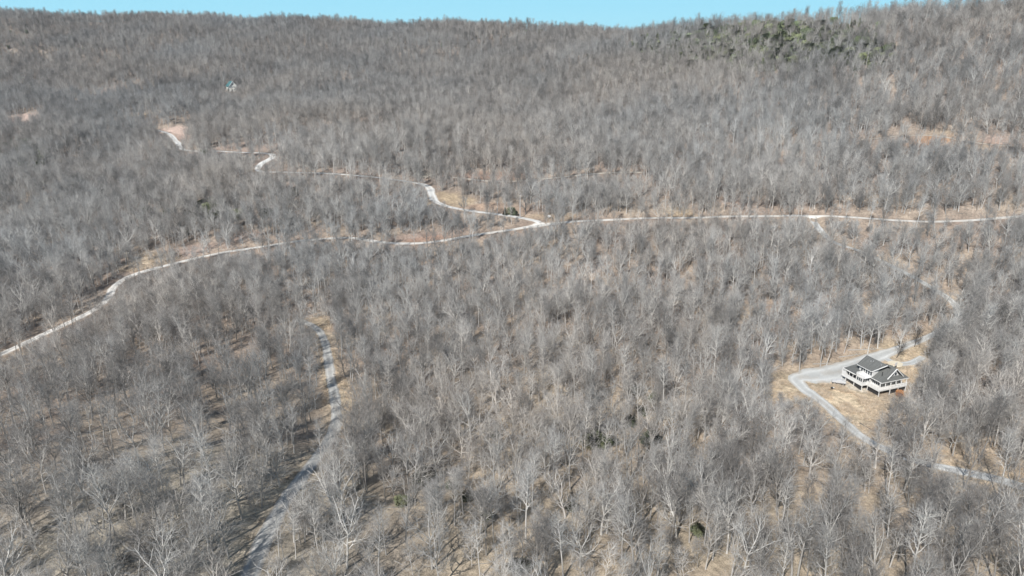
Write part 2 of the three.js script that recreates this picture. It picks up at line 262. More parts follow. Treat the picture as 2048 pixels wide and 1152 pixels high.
// ---------------------------------------------------------------- trees
class Wood { // collects tapered tubes and twigs into one geometry with colours
  constructor() { this.p = []; this.n = []; this.c = []; this.i = []; }
  tube(path, radii, sides, col) { // path: array of [x, y, z]
    const start = this.p.length / 3, n = path.length;
    for (let k = 0; k < n; k++) {
      const a = path[Math.max(0, k - 1)], b = path[Math.min(n - 1, k + 1)]; let tx = b[0] - a[0], ty = b[1] - a[1], tz = b[2] - a[2]; const l = Math.hypot(tx, ty, tz) || 1; tx /= l; ty /= l; tz /= l;
      let ux = Math.abs(ty) > .9 ? 1 : 0, uy = Math.abs(ty) > .9 ? 0 : 1; let ax = uy * tz, ay = -ux * tz, az = ux * ty - uy * tx; const m = Math.hypot(ax, ay, az); ax /= m; ay /= m; az /= m;
      const bx = ty * az - tz * ay, by = tz * ax - tx * az, bz = tx * ay - ty * ax;
      for (let s = 0; s < sides; s++) {
        const f = s / sides * 6.2832, c = Math.cos(f), q = Math.sin(f), nx = ax * c + bx * q, ny = ay * c + by * q, nz = az * c + bz * q;
        this.p.push(path[k][0] + nx * radii[k], path[k][1] + ny * radii[k], path[k][2] + nz * radii[k]); this.n.push(nx, ny, nz); this.c.push(col[0], col[1], col[2]);
        if (k) { const o = start + (k - 1) * sides + s, o2 = start + (k - 1) * sides + (s + 1) % sides; this.i.push(o, o2, o + sides, o2, o2 + sides, o + sides); }
      }
    }
  }
  sliver(x, y, z, dx, dy, dz, w, r, col) { // one twig: a thin pointed blade from (x, y, z) along d
    let ax = r() - .5, ay = r() - .5, az = r() - .5; const l = Math.hypot(dx, dy, dz), k = (ax * dx + ay * dy + az * dz) / (l * l); ax -= dx * k; ay -= dy * k; az -= dz * k; const m = w / (Math.hypot(ax, ay, az) || 1); ax *= m; ay *= m; az *= m;
    let nx = ay * dz - az * dy, ny = az * dx - ax * dz, nz = ax * dy - ay * dx; const q = Math.hypot(nx, ny, nz) || 1, o = this.p.length / 3; nx /= q; ny /= q; nz /= q;
    this.p.push(x - ax, y - ay, z - az, x + ax, y + ay, z + az, x + dx, y + dy, z + dz); for (let j = 0; j < 3; j++) { this.n.push(nx, ny, nz); this.c.push(col[0], col[1], col[2]); } this.i.push(o, o + 1, o + 2);
  }
  geometry() {
    const g = new THREE.BufferGeometry(); g.setAttribute('position', new THREE.Float32BufferAttribute(this.p, 3)); g.setAttribute('normal', new THREE.Float32BufferAttribute(this.n, 3)); g.setAttribute('color', new THREE.Float32BufferAttribute(this.c, 3)); g.setIndex(this.i); return g;
  }
}
const unit = (v) => { const l = Math.hypot(...v) || 1; return [v[0] / l, v[1] / l, v[2] / l]; };
function swing(d, angle, turn) { // d tilted by angle towards the side given by turn
  const u = Math.abs(d[1]) > .95 ? [1, 0, 0] : [0, 1, 0]; const a = unit([d[1] * u[2] - d[2] * u[1], d[2] * u[0] - d[0] * u[2], d[0] * u[1] - d[1] * u[0]]), b = [d[1] * a[2] - d[2] * a[1], d[2] * a[0] - d[0] * a[2], d[0] * a[1] - d[1] * a[0]];
  const c = Math.cos(angle), s = Math.sin(angle), x = Math.cos(turn) * s, y = Math.sin(turn) * s; return unit([d[0] * c + a[0] * x + b[0] * y, d[1] * c + a[1] * x + b[1] * y, d[2] * c + a[2] * x + b[2] * y]);
}
const BARK = [1.05, 1.04, 1.01], LIMB = [1.18, 1.17, 1.14], FINE = [.84, .83, .82], TWIG = [.70, .69, .69];
function grow(r, at, dir, len, r0, r1, segs, wiggle, up) { // a crooked path
  const path = [at], radii = [r0]; let d = dir, p = at;
  for (let k = 1; k <= segs; k++) {
    d = unit([d[0] + (r() - .5) * wiggle, d[1] + (r() - .5) * wiggle + up, d[2] + (r() - .5) * wiggle]);
    p = [p[0] + d[0] * len / segs, p[1] + d[1] * len / segs, p[2] + d[2] * len / segs]; path.push(p); radii.push(mix(r0, r1, k / segs));
  }
  return { path, radii, end: d };
}
function along(b, t) { const k = clamp(t, 0, .999) * (b.path.length - 1), i = Math.floor(k), f = k - i, p = b.path[i], q = b.path[i + 1]; return { p: [mix(p[0], q[0], f), mix(p[1], q[1], f), mix(p[2], q[2], f)], d: unit([q[0] - p[0], q[1] - p[1], q[2] - p[2]]), r: mix(b.radii[i], b.radii[i + 1], f) }; }
function bareTree(seed, o) {
  const r = rng(seed), trunk = new Wood(), crown = new Wood(), limbs = [];
  const t = grow(r, [0, -.8, 0], unit([(r() - .5) * o.lean, 1, (r() - .5) * o.lean]), o.bole + .8, o.r0, o.r0 * (o.straight ? .32 : .58), 8, o.straight ? .07 : .14, .03);
  t.radii[0] *= 1.35; trunk.tube(t.path, t.radii, 6, BARK);
  const top = t.path[t.path.length - 1];
  if (o.snag) { for (let k = 0; k < o.limbs; k++) { const b = along(t, .5 + .5 * r()), g = grow(r, b.p, swing([0, 1, 0], .8 + r() * .6, r() * 6.3), 1 + r() * 2.6, .07, .02, 4, .6, .1); crown.tube(g.path, g.radii, 4, LIMB); } return { trunk: trunk.geometry(), crown: crown.geometry() }; }
  if (!o.straight) for (let k = 0, a0 = r() * 6.3; k < o.forks; k++) limbs.push(grow(r, top, swing(t.end, .18 + .42 * r(), a0 + k * 6.283 / o.forks + r() * .7), o.reach * (.75 + .4 * r()), o.r0 * .5, .045, 6, .34, .05));
  for (let k = 0; k < o.limbs; k++) {
    const q = o.straight ? mix(o.low, .99, Math.pow(k / o.limbs, .85)) : mix(o.low, .97, k / o.limbs), b = along(t, q), s = o.straight ? mix(1, .35, (q - o.low) / (1 - o.low)) : 1;
    limbs.push(grow(r, b.p, swing(b.d, (o.straight ? .62 : .8) + .35 * r(), k * 2.4 + r()), o.side * s * (.7 + .6 * r()), Math.min(b.r * .66, .14), .035, 5, .36, .09));
  }
  for (const L of limbs) {
    crown.tube(L.path, L.radii, 5, LIMB);
    const n2 = Math.max(3, Math.round(o.n2 * (.75 + .5 * r())));
    for (let a = 0; a < n2; a++) {
      const b = along(L, .22 + .78 * (a + r()) / n2), l2 = o.l2 * (.55 + .7 * r()), B = grow(r, b.p, swing(b.d, .45 + .6 * r(), a * 2.4 + r() * 1.5), l2, Math.min(b.r * .75, .095), .024, 4, .55, .10);
      crown.tube(B.path, B.radii, 3, LIMB);
      for (let c = 0; c < o.n3; c++) {
        const e = along(B, .2 + .8 * (c + r()) / o.n3), l3 = o.l3 * (.5 + .8 * r()), T = grow(r, e.p, swing(e.d, .4 + .6 * r(), c * 2.4 + r() * 2), l3, .022, .007, 2, .45, .10);
        crown.tube(T.path, T.radii, 3, FINE);
        for (let w = 0; w < o.n4; w++) {
          const f = along(T, .15 + .85 * r()), d = swing(f.d, .3 + .65 * r(), r() * 6.3), l = o.l4 * (.5 + r());
          crown.sliver(f.p[0], f.p[1], f.p[2], d[0] * l, d[1] * l + .08, d[2] * l, o.w, r, TWIG);
        }
      }
    }
  }
  return { trunk: trunk.geometry(), crown: crown.geometry() };
}
const KIND = {
  oak: { bole: 9.5, r0: .30, lean: .14, forks: 4, reach: 8.6, limbs: 4, low: .58, side: 4.6, n2: 8, l2: 3.4, n3: 6, l3: 1.7, n4: 5, l4: .85, w: .0105 },
  wide: { bole: 6.5, r0: .36, lean: .18, forks: 5, reach: 9.6, limbs: 4, low: .55, side: 5.6, n2: 9, l2: 3.6, n3: 6, l3: 1.8, n4: 5, l4: .85, w: .0105 },
  tall: { bole: 21, straight: true, r0: .27, lean: .07, limbs: 17, low: .45, side: 4.0, n2: 5, l2: 2.2, n3: 5, l3: 1.4, n4: 5, l4: .8, w: .0105 },
  slim: { bole: 17, straight: true, r0: .18, lean: .14, limbs: 12, low: .42, side: 2.8, n2: 4, l2: 1.6, n3: 4, l3: 1.2, n4: 5, l4: .7, w: .0105 },
  sapling: { bole: 8.5, straight: true, r0: .07, lean: .24, limbs: 12, low: .22, side: 2.2, n2: 4, l2: 1.3, n3: 3, l3: 1.0, n4: 6, l4: .6, w: .012 },
  brush: { bole: 1.0, r0: .05, lean: .4, forks: 6, reach: 2.8, limbs: 4, low: .2, side: 2, n2: 5, l2: 1.3, n3: 4, l3: .8, n4: 5, l4: .5, w: .011 },
  snag: { bole: 19, straight: true, snag: true, r0: .24, lean: .05, limbs: 16 },
};
const HEIGHT = { oak: 18, wide: 16.5, tall: 22, slim: 18, sapling: 9, brush: 3.6, snag: 19 }, SPREAD = { oak: 5.2, wide: 6.6, tall: 3.8, slim: 2.6, sapling: 2, brush: 2, snag: 2 };
const SHAPES = []; // every grown shape: kind, trunk, crown
for (const [kind, count] of [['oak', 5], ['wide', 4], ['tall', 4], ['slim', 3], ['sapling', 3], ['brush', 2], ['snag', 1]]) for (let k = 0; k < count; k++) SHAPES.push({ kind, ...bareTree(1000 + SHAPES.length * 37, KIND[kind]) });
const shapesOf = (...kinds) => SHAPES.map((s, i) => kinds.includes(s.kind) ? i : -1).filter((i) => i >= 0);
const barkMap = grain(128, 5, .7, 1, 4);
const TONES = { pale: [.49, .48, .465], grey: [.34, .332, .322], brown: [.20, .19, .182], dark: [.09, .08, .072] };
const woodMats = Object.fromEntries(Object.entries(TONES).map(([k, c]) => [k, std(...c, .95, { vertexColors: true })]));

// what the camera must still see between the crowns: road samples and other points, in pixels of the photograph
const seen = new Map(), SC = 24;
function keepClear(x, y, z, vis, r = 0) { const [px, py, d] = proj(x, y, z), k = keyOf(Math.floor(px / SC) + 500, Math.floor(py / SC) + 500); if (d <= 1 || px < -300 || px > 2350 || py < -100 || py > 1350) return; if (!seen.has(k)) seen.set(k, []); seen.get(k).push({ px, py, d, vis, r }); }
for (const e of roadPts) if (Math.hypot(e.x, e.z) < 1300) keepClear(e.x, e.h, e.z, e.vis);
for (const q of spots) for (let k = 0; k < 14; k++) { const a = k * 2.4, m = Math.sqrt(k / 14) * .8, u = Math.cos(a) * m * q.a, v = Math.sin(a) * m * q.b, c = Math.cos(q.az), s = Math.sin(q.az), x = q.x + u * c - v * s, z = q.z + u * s + v * c; keepClear(x, ground(x, z), z, q.px > 1550 && q.px < 1760 && q.py > 650 ? .92 * q.s : q.s > .9 ? .7 : .3 * q.s); }
for (let u = 0; u <= 15; u += 2.5) for (let v = -1; v <= 15; v += 2.5) for (const h of [0, 3.5]) { const [x, z] = houseAt(u, v); keepClear(x, HY + h, z, u > 10 && v < 4 && h < 1 ? .3 : 1); }
for (const [px, py] of [[1197, 896], [1222, 892], [1303, 893], [1271, 792], [1303, 803], [1283, 829], [1262, 850], [852, 965], [806, 1008], [1040, 1150], [1393, 1076], [437, 1092], [1012, 430]]) { const p = hit(px, py); for (const h of [.8, 2.5, px === 437 ? 8 : 3.5, px === 437 ? 13 : 2]) keepClear(p.x, p.y + h, p.z, .85); }
for (const h of [0, 3, 6, 9, 12]) for (const k of [-9, -5, -2, 1, 4]) keepClear(COTTAGE.x + k, COTTAGE.y + h, COTTAGE.z, 1);
function hidden(x, y, z, h, rad) { // how much of what must show a tree there would hide
  const [bx, by, d] = proj(x, y, z), [tx, ty] = proj(x, y + h, z), R = rad * F / d * .8, cx = mix(bx, tx, .68), cy = mix(by, ty, .68), ry = Math.abs(by - ty) * .36; let worst = 0;
  for (let i = Math.floor((cx - R) / SC); i <= Math.floor((cx + R) / SC); i++) for (let j = Math.floor((cy - ry) / SC); j <= Math.floor((cy + ry) / SC); j++)
    for (const s of seen.get(keyOf(i + 500, j + 500)) ?? []) if (s.d > d + 1.5 && s.vis > worst && ((s.px - cx) / R) ** 2 + ((s.py - cy) / ry) ** 2 < 1) worst = s.vis;
  return worst;
}
function pineZone(x, y, z) { const [px, py, d] = proj(x, y, z); if (d < 300) return 0; const a = smooth(1290, 1420, px) * smooth(1790, 1690, px), b = smooth(140, 95, py) * smooth(10, 40, py); return Math.max(a * b, .5 * smooth(1180, 1300, px) * smooth(1420, 1300, px) * smooth(140, 110, py) * smooth(60, 80, py)); }
const stand = []; // every tree of the wood: place, shape, size, tone
{
  const r = rng(77), step = 3.6, oakish = shapesOf('oak', 'wide'), tallish = shapesOf('tall'), slimish = shapesOf('slim'), low = shapesOf('sapling'), brushy = shapesOf('brush');
  for (let gz = -1560; gz < -30; gz += step) for (let gx = -1500; gx < 1200; gx += step) {
    const x = gx + (r() - .5) * step * 1.7, z = gz + (r() - .5) * step * 1.7, u1 = r(), u2 = r(), u3 = r(), u4 = r(), u5 = r(), u6 = r(), u7 = r();
    const d = Math.hypot(x, z), az = Math.atan2(x, -z); if (Math.abs(az) > (d < 320 ? 1.02 : .86) || d < 42) continue; if (d > crestAt(az) + 70) continue;
    if (Math.abs(az) > .76 && d > 460) continue;
    const n = fbm(x / 60 + 3, z / 60, 3), m = fbm(x / 25, z / 25 + 9, 2);
    if (u1 > (.74 - .20 * smooth(280, 190, d)) - .22 * smooth(-.18, -.4, az) * smooth(150, 190, d) * smooth(330, 260, d) + .35 * m) continue;
    const road = nearRoad(x, z); if (road && road.edge < 1.6 + u2 * 2.5) continue;
    const dh = Math.hypot(x - HC[0], z - HC[1]); if (dh < 13) continue;
    const [f] = spotAt(x, z); if (f > .55) continue;
    if (Math.hypot(x - COTTAGE.x, z - COTTAGE.z) < 9) continue;
    const y = ground(x, z); if (pineZone(x, y, z) * .62 > u7) continue;
    const right = smooth(-.1, .5, az);
    let idx, p = u3 + n * .25;
    if (p < .56) idx = oakish[Math.floor(u4 * oakish.length)]; else if (p < .68) idx = tallish[Math.floor(u4 * tallish.length)]; else if (p < .80) idx = slimish[Math.floor(u4 * slimish.length)]; else idx = low[Math.floor(u4 * low.length)];
    let s = (.49 + .37 * u5) * (1 + .12 * right * smooth(400, 150, d)), kind = SHAPES[idx].kind;
    if (kind === 'sapling') s *= 1.1 + .4 * u6;
    let ok = false;
    for (let t = 0; t < 5 && !ok; t++) {
      if (hidden(x, y, z, HEIGHT[kind] * s, SPREAD[kind] * s) <= u7) ok = true;
      else if (t === 0) s *= .72; else if (t === 1) { idx = slimish[Math.floor(u4 * slimish.length)]; s = .6 + .2 * u5; } else if (t === 2) { idx = low[Math.floor(u4 * low.length)]; s = .75; } else { idx = brushy[Math.floor(u4 * brushy.length)]; s = .7; }
      kind = SHAPES[idx].kind;
    }
    if (!ok) continue;
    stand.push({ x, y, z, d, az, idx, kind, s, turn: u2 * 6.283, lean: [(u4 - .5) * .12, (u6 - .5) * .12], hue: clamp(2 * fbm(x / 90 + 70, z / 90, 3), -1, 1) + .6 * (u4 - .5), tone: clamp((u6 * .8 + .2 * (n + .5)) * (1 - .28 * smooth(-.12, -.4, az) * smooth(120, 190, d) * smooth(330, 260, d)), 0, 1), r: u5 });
  }
}
{ // saplings and brush under the trees
  const r = rng(78), step = 4.6, low = shapesOf('sapling', 'sapling', 'brush', 'slim');
  for (let gz = -520; gz < -30; gz += step) for (let gx = -460; gx < 460; gx += step) {
    const x = gx + (r() - .5) * step * 1.8, z = gz + (r() - .5) * step * 1.8, u1 = r(), u2 = r(), u3 = r(), u4 = r(), u5 = r(), d = Math.hypot(x, z), az = Math.atan2(x, -z);
    if (Math.abs(az) > .86 || d < 75 || d > 500) continue; const n = fbm(x / 18 + 50, z / 18, 2); if (u1 > .62 - .30 * smooth(280, 200, d) - .4 * smooth(-.18, -.36, az) * smooth(360, 280, d) + .9 * n) continue;
    const road = nearRoad(x, z); if (road && road.edge < 1.4) continue; if (Math.hypot(x - HC[0], z - HC[1]) < 14 || spotAt(x, z)[0] > .75) continue;
    const y = ground(x, z), idx = low[Math.floor(u2 * low.length)], kind = SHAPES[idx].kind, s = kind === 'slim' ? .34 + .2 * u3 : kind === 'brush' ? .6 + .7 * u3 : .45 + .6 * u3;
    if (hidden(x, y, z, HEIGHT[kind] * s, SPREAD[kind] * s) > u4 + .15) continue;
    stand.push({ x, y, z, d, az, idx, kind: kind === 'slim' ? 'sapling' : kind, s, turn: u2 * 90, lean: [(u4 - .5) * .25, (u5 - .5) * .25], hue: clamp(2 * fbm(x / 90 + 70, z / 90, 3), -1, 1), tone: clamp(u5 * .9, 0, 1), r: u3 });
  }
}
{ // trees that close gaps: around the loop of the driveway, along the road banks, at the near edge
  const r = rng(79), kinds = shapesOf('oak', 'wide', 'tall', 'slim');
  for (const [x0, x1, y0, y1, n, s0] of [[1868, 1990, 640, 735, 40, .82], [1930, 2048, 560, 650, 14, .65], [1830, 1900, 640, 668, 7, .5], [1120, 1420, 404, 428, 34, .5], [1450, 2040, 404, 424, 40, .5], [540, 860, 425, 465, 40, .5], [300, 520, 440, 490, 22, .5], [900, 1080, 374, 400, 14, .5], [980, 1120, 980, 1180, 10, .6], [1380, 1520, 1000, 1190, 12, .62], [540, 640, 1030, 1140, 7, .62], [690, 760, 860, 1000, 8, .6], [1840, 2048, 830, 930, 8, .7], [1700, 1790, 930, 990, 7, .62], [1120, 1300, 305, 338, 20, .55], [1780, 2048, 225, 262, 34, .55]])
    for (let k = 0; k < n; k++) { const p = hit(mix(x0, x1, r()), mix(y0, y1, r())), idx = kinds[Math.floor(r() * kinds.length)], u = r(), v = r(); if (!p) continue; const road = nearRoad(p.x, p.z); if ((road && road.edge < 2) || Math.hypot(p.x - HC[0], p.z - HC[1]) < 14) continue; stand.push({ x: p.x, y: p.y, z: p.z, d: Math.hypot(p.x, p.z), az: Math.atan2(p.x, -p.z), idx, kind: SHAPES[idx].kind, s: s0 * (.8 + .45 * u), turn: v * 6.28, lean: [(u - .5) * .12, (v - .5) * .12], tone: r() * .9, hue: r() - .5, r: u }); }
}
const TMP = new THREE.Object3D();
function setTree(o, t) { o.position.set(t.x, t.y, t.z); o.rotation.set(t.lean[0], t.turn, t.lean[1]); o.scale.setScalar(t.s); }
function makeTree(name, idx, tone, label) { const g = new THREE.Group(); g.name = name; part('trunk', SHAPES[idx].trunk, woodMats[tone], g); part('crown', SHAPES[idx].crown, woodMats[tone], g); return g; }
const protos = {};
function placeTree(name, t, tone, label, category, group) { const k = t.idx + tone; protos[k] ??= makeTree('bare_tree', t.idx, tone); const o = protos[k].clone(); o.name = name; setTree(o, t); o.userData = {}; return tag(o, label, category, group); }

// a few trees that stand out, each where the photograph has it: [foot px, py, kind, size, tone, label, lean]
const SINGLE = [
  [437, 1092, 'snag', .85, 'pale', 'tall pale barkless trunk with stubby limbs, standing west of the lower lane', [0, 0]],
  [1793, 716, 'wide', 0.42, 'dark', 'small dark leaning tree between the driveway and the house spur', [.1, .25]],
  [1829, 693, 'wide', 0.46, 'dark', 'dark crooked tree on the inner edge of the driveway uphill of the house', [.05, .12]],
  [1840, 694, 'sapling', .9, 'dark', 'slim dark tree close beside the crooked one at the driveway edge', [0, .05]],
  [1755, 698, 'tall', 0.84, 'pale', 'tall white trunk leaning slightly at the wood edge behind the house', [0, -.14]],
  [1735, 707, 'tall', 0.80, 'pale', 'straight white trunk behind the ridge of the house roof', [0, -.04]],
  [1640, 735, 'tall', 0.76, 'grey', 'straight grey trunk at the wood edge behind the parking area', [0, 0]],
  [1598, 748, 'tall', 0.80, 'grey', 'tall grey trunk where the parking area meets the wood', [0, -.05]],
  [1653, 730, 'slim', 0.80, 'pale', 'slender pale trunk beside the parking area', [0, 0]],
  [1797, 704, 'wide', 0.64, 'pale', 'forked pale tree uphill of the driveway above the house', [0, .05]],
  [1845, 805, 'oak', 0.76, 'grey', 'broad grey tree whose crown hangs below the east end of the house', [0, -.06]],
  [1352, 1075, 'wide', 0.80, 'pale', 'spreading white-limbed tree in the middle of the nearest woods', [0, .1]],
  [1064, 1020, 'tall', 0.72, 'pale', 'thin white trunk with bare straw ground around it', [0, -.03]],
  [1320, 845, 'slim', 0.80, 'pale', 'white leaning pole-like trunk beside the evergreen shrubs', [0, .3]],
  [22, 1000, 'oak', 0.80, 'brown', 'dark tall tree at the western edge of the striped straw slope', [0, .1]],
  [560, 975, 'wide', 0.68, 'pale', 'pale crown arching over the middle of the lower lane', [0, .05]],
];
for (const [px, py, kind, s, tone, label, lean] of SINGLE) { const p = hit(px, py); if (!p) continue; const idx = shapesOf(kind)[Math.floor(hash2(px, py) * shapesOf(kind).length)]; placeTree('bare_tree', { x: p.x, y: p.y, z: p.z, idx, s, turn: hash2(py, px) * 6.28, lean }, tone, label, 'tree'); }

// the trees that show largest, one by one
const inFrame = stand.map((t) => { const [px, py, d] = proj(t.x, t.y + HEIGHT[t.kind] * t.s * .6, t.z); return px > -40 && px < 2088 && py < 1190 && py > 0 ? { t, px, py, size: HEIGHT[t.kind] * t.s * F / d } : null; }).filter(Boolean);
inFrame.sort((a, b) => b.size - a.size);
const single = inFrame.filter((e) => e.t.kind !== 'brush' && e.t.kind !== 'sapling').slice(0, 282), taken = new Set(single.map((e) => e.t));
const LOOK = { oak: 'fork-crowned bare', wide: 'wide-crowned bare', tall: 'tall narrow bare', slim: 'slender bare' };
{
  const groups = {}, laneX = (z) => { let b = null, bd = 1e9; for (const e of roads.lower_lane) { const d = Math.abs(e.z - z); if (d < bd) { bd = d; b = e; } } return b.x; };
  for (const e of single) {
    const { t } = e, road = (() => { let b = null, bd = 1e9; for (const q of [...roads.lower_lane, ...roads.house_drive]) { const d = Math.hypot(q.x - t.x, q.z - t.z); if (d < bd) { bd = d; b = q; } } return { q: b, d: bd }; })();
    const where = road.d < 9 ? (road.q.road === 'lower_lane' ? (t.x < laneX(t.z) ? 'on the lower lane west verge' : 'on the lower lane east verge') : 'beside the house driveway') : Math.hypot(t.x - HC[0], t.z - HC[1]) < 34 ? 'around the house yard' : t.x < laneX(t.z) ? (e.px < 260 ? (e.py < 860 ? 'high on the striped western slope' : 'low on the striped western slope') : e.py < 900 ? 'atop the spur beside the lane' : 'on the spur beside the lane') : e.px < 830 ? 'just east of the lower lane' : e.px < 1080 ? (e.py < 900 ? 'above the lone dark evergreen' : 'below the lone dark evergreen') : e.px < 1400 ? (e.py < 900 ? 'around the evergreen shrubs' : 'below the evergreen shrubs') : e.px < 1720 ? (e.py < 950 ? 'between shrubs and house driveway' : 'under the driveway bend') : e.py < 960 ? 'uphill of the lower driveway' : 'in the southeast corner woods';
    const tone = t.tone > .7 ? 'pale' : t.tone > .3 ? 'grey' : 'brown', key = tone + '|' + t.kind + '|' + where; (groups[key] ??= []).push({ ...e, tone, where });
  }
  const RANK = ['nearest', 'second', 'third', 'fourth', 'fifth', 'sixth', 'seventh', 'eighth', 'ninth', 'tenth', 'eleventh', 'twelfth', 'thirteenth', 'fourteenth', 'fifteenth', 'sixteenth', 'seventeenth', 'eighteenth'];
  for (const list of Object.values(groups)) {
    list.sort((a, b) => a.t.d - b.t.d);
    list.forEach((e, i) => {
      const colour = e.tone === 'brown' ? 'brownish' : e.tone, one = `${colour} ${LOOK[e.t.kind]} tree`, many = one + 's';
      const label = list.length === 1 ? `the one ${one} ${e.where}` : list.length <= 18 ? `${RANK[i]}${i ? ' nearest' : ''} of the ${many} ${e.where}` : `${one} ${e.where}`;
      placeTree('bare_tree', e.t, e.tone, label, 'tree', `${many} ${e.where}`);
    });
  }
}
// the rest of the wood as one mass
function mass(name, label, list, mats) {
  const g = new THREE.Group(); g.name = name; const col = new THREE.Color();
  for (const idx of [...new Set(list.map((t) => t.idx))]) {
    const some = list.filter((t) => t.idx === idx), geo = mergeGeometries([SHAPES[idx].trunk, SHAPES[idx].crown]), m = new THREE.InstancedMesh(geo, mats, some.length); m.name = 'bare_crowns'; m.castShadow = m.receiveShadow = true;
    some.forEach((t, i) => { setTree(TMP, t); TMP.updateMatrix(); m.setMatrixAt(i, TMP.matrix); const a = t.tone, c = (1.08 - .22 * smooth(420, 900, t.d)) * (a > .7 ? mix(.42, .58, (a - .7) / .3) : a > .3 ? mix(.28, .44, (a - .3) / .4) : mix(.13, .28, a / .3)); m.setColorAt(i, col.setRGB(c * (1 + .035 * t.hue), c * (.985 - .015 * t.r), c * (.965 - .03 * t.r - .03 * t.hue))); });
    g.add(m);
  }
  tag(g, label, null, null, 'stuff');
}
const tinted = std(1, 1, 1, .95, { vertexColors: true });
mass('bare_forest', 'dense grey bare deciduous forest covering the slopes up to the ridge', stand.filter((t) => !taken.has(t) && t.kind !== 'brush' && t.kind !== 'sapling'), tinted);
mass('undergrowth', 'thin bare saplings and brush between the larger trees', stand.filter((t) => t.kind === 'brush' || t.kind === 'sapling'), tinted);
console.log('trees', stand.length, 'in frame', inFrame.length, 'smallest single', single[single.length - 1].size | 0, SHAPES.map((s) => s.kind + ((s.trunk.index.count + s.crown.index.count) / 3 | 0)).join(' '));

// dead wood and dry grass on the ground
{
  const r = rng(303), col = new THREE.Color(), stick = (() => { const w = new Wood(), r2 = rng(4), p = []; for (let k = 0; k <= 4; k++) p.push([k / 4 - .5, .02 + (r2() - .5) * .05, (r2() - .5) * .08]); w.tube(p, [.022, .02, .017, .013, .006], 5, [1, 1, 1]); w.tube([p[2], [p[2][0] + .16, .06, .12]], [.011, .003], 4, [1, 1, 1]); w.tube([p[3], [p[3][0] + .12, .02, -.12]], [.009, .003], 4, [1, 1, 1]); return w.geometry(); })();
  const list = []; for (let k = 0; k < 26000 && list.length < 7000; k++) { const az = (r() - .5) * 1.6, d = 85 + 330 * Math.sqrt(r()), x = Math.sin(az) * d, z = -Math.cos(az) * d, road = nearRoad(x, z); if ((road && road.edge < 1.5) || Math.hypot(x - HC[0], z - HC[1]) < 17 || spotAt(x, z)[0] > .5) continue; list.push([x, z]); }
  const m = new THREE.InstancedMesh(stick, tinted, list.length); m.name = 'fallen_branches'; m.castShadow = m.receiveShadow = true;
  list.forEach(([x, z], i) => { const l = 1.5 + 6 * r() * r(); TMP.position.set(x, ground(x, z) + .05, z); TMP.rotation.set(0, r() * 6.3, (r() - .5) * .3); TMP.scale.set(l, l * (.7 + .5 * r()), l); TMP.updateMatrix(); m.setMatrixAt(i, TMP.matrix); const c = .12 + .5 * r() * r(); m.setColorAt(i, col.setRGB(c, c * .96, c * .9)); });
  tag(m, 'fallen branches and dead wood littering the forest floor', null, null, 'stuff');
  const blades = (() => { const w = new Wood(), r2 = rng(8); for (let k = 0; k < 26; k++) { const a = r2() * 6.3, q = Math.sqrt(r2()) * .22; w.sliver(Math.cos(a) * q, -.03, Math.sin(a) * q, Math.cos(a) * .2 + (r2() - .5) * .3, .25 + .3 * r2(), Math.sin(a) * .2 + (r2() - .5) * .3, .02, r2, [1, 1, 1]); } return w.geometry(); })();
  const tufts = [];
  for (const q of spots) if (q.straw) for (let k = 0; k < q.a * q.b * 6; k++) { const a = r() * 6.3, e = Math.sqrt(r()), u = Math.cos(a) * e * q.a, v = Math.sin(a) * e * q.b, c = Math.cos(q.az), s = Math.sin(q.az), x = q.x + u * c - v * s, z = q.z + u * s + v * c, road = nearRoad(x, z); if (road && road.edge < .2) continue; if (Math.hypot(x - HC[0], z - HC[1]) < 10.5 || fbm(x / 4, z / 4 + 20, 2) < -.1) continue; tufts.push([x, z]); }
  for (const e of [...roads.lower_lane, ...roads.house_drive]) if (r() < .6) { const o = (r() < .5 ? -1 : 1) * (e.w / 2 + .2 + r() * 2.2); tufts.push([e.x - e.tz * o, e.z + e.tx * o]); }
  const g = new THREE.InstancedMesh(blades, tinted, tufts.length); g.name = 'dry_grass'; g.castShadow = g.receiveShadow = true;
  tufts.forEach(([x, z], i) => { const s = .7 + 1.3 * r(); TMP.position.set(x, ground(x, z), z); TMP.rotation.set(0, r() * 6.3, 0); TMP.scale.set(s, s, s); TMP.updateMatrix(); g.setMatrixAt(i, TMP.matrix); const c = .38 + .34 * r(), w = r(); g.setColorAt(i, col.setRGB(c, c * mix(.80, .87, w), c * mix(.58, .71, w))); });
  tag(g, 'dry straw-coloured grass tufts around the house yard and along the lanes', null, null, 'stuff');
}

// ---------------------------------------------------------------- white house with decks
const MAT = {
  white: std(.62, .62, .61, .7), trim: std(.74, .74, .73, .6), shingle: std(.15, .155, .15, .95, { map: grain(256, 5, .6, 1), bumpMap: litter, bumpScale: .02 }), dark: std(.03, .03, .034, .5), glass: new THREE.MeshPhysicalMaterial({ color: lin(.05, .06, .07), roughness: .08, metalness: 0, specularIntensity: 1 }),
  deck: std(.62, .59, .55, .85), stone: std(.30, .28, .26, .95), steel: std(.55, .56, .58, .4, { metalness: .6 }), black: std(.025, .025, .027, .6), cloth: std(.50, .505, .51, .85), teal: std(.045, .14, .15, .7), siding: std(.72, .71, .66, .8), pole: std(.38, .34, .29, .9), sand: std(.62, .56, .44, .95),
};
const slab = (x0, x1, y0, y1, z0, z1) => { const g = new THREE.BoxGeometry(x1 - x0, y1 - y0, z1 - z0); g.translate((x0 + x1) / 2, (y0 + y1) / 2, (z0 + z1) / 2); return g; };
const H0 = 2.4;                                                     // deck level above the yard
const hb = (u0, u1, v0, v1, h0, h1) => slab(u0, u1, h0 + H0, h1 + H0, -v1, -v0); // a box of the house in plan metres along u, v
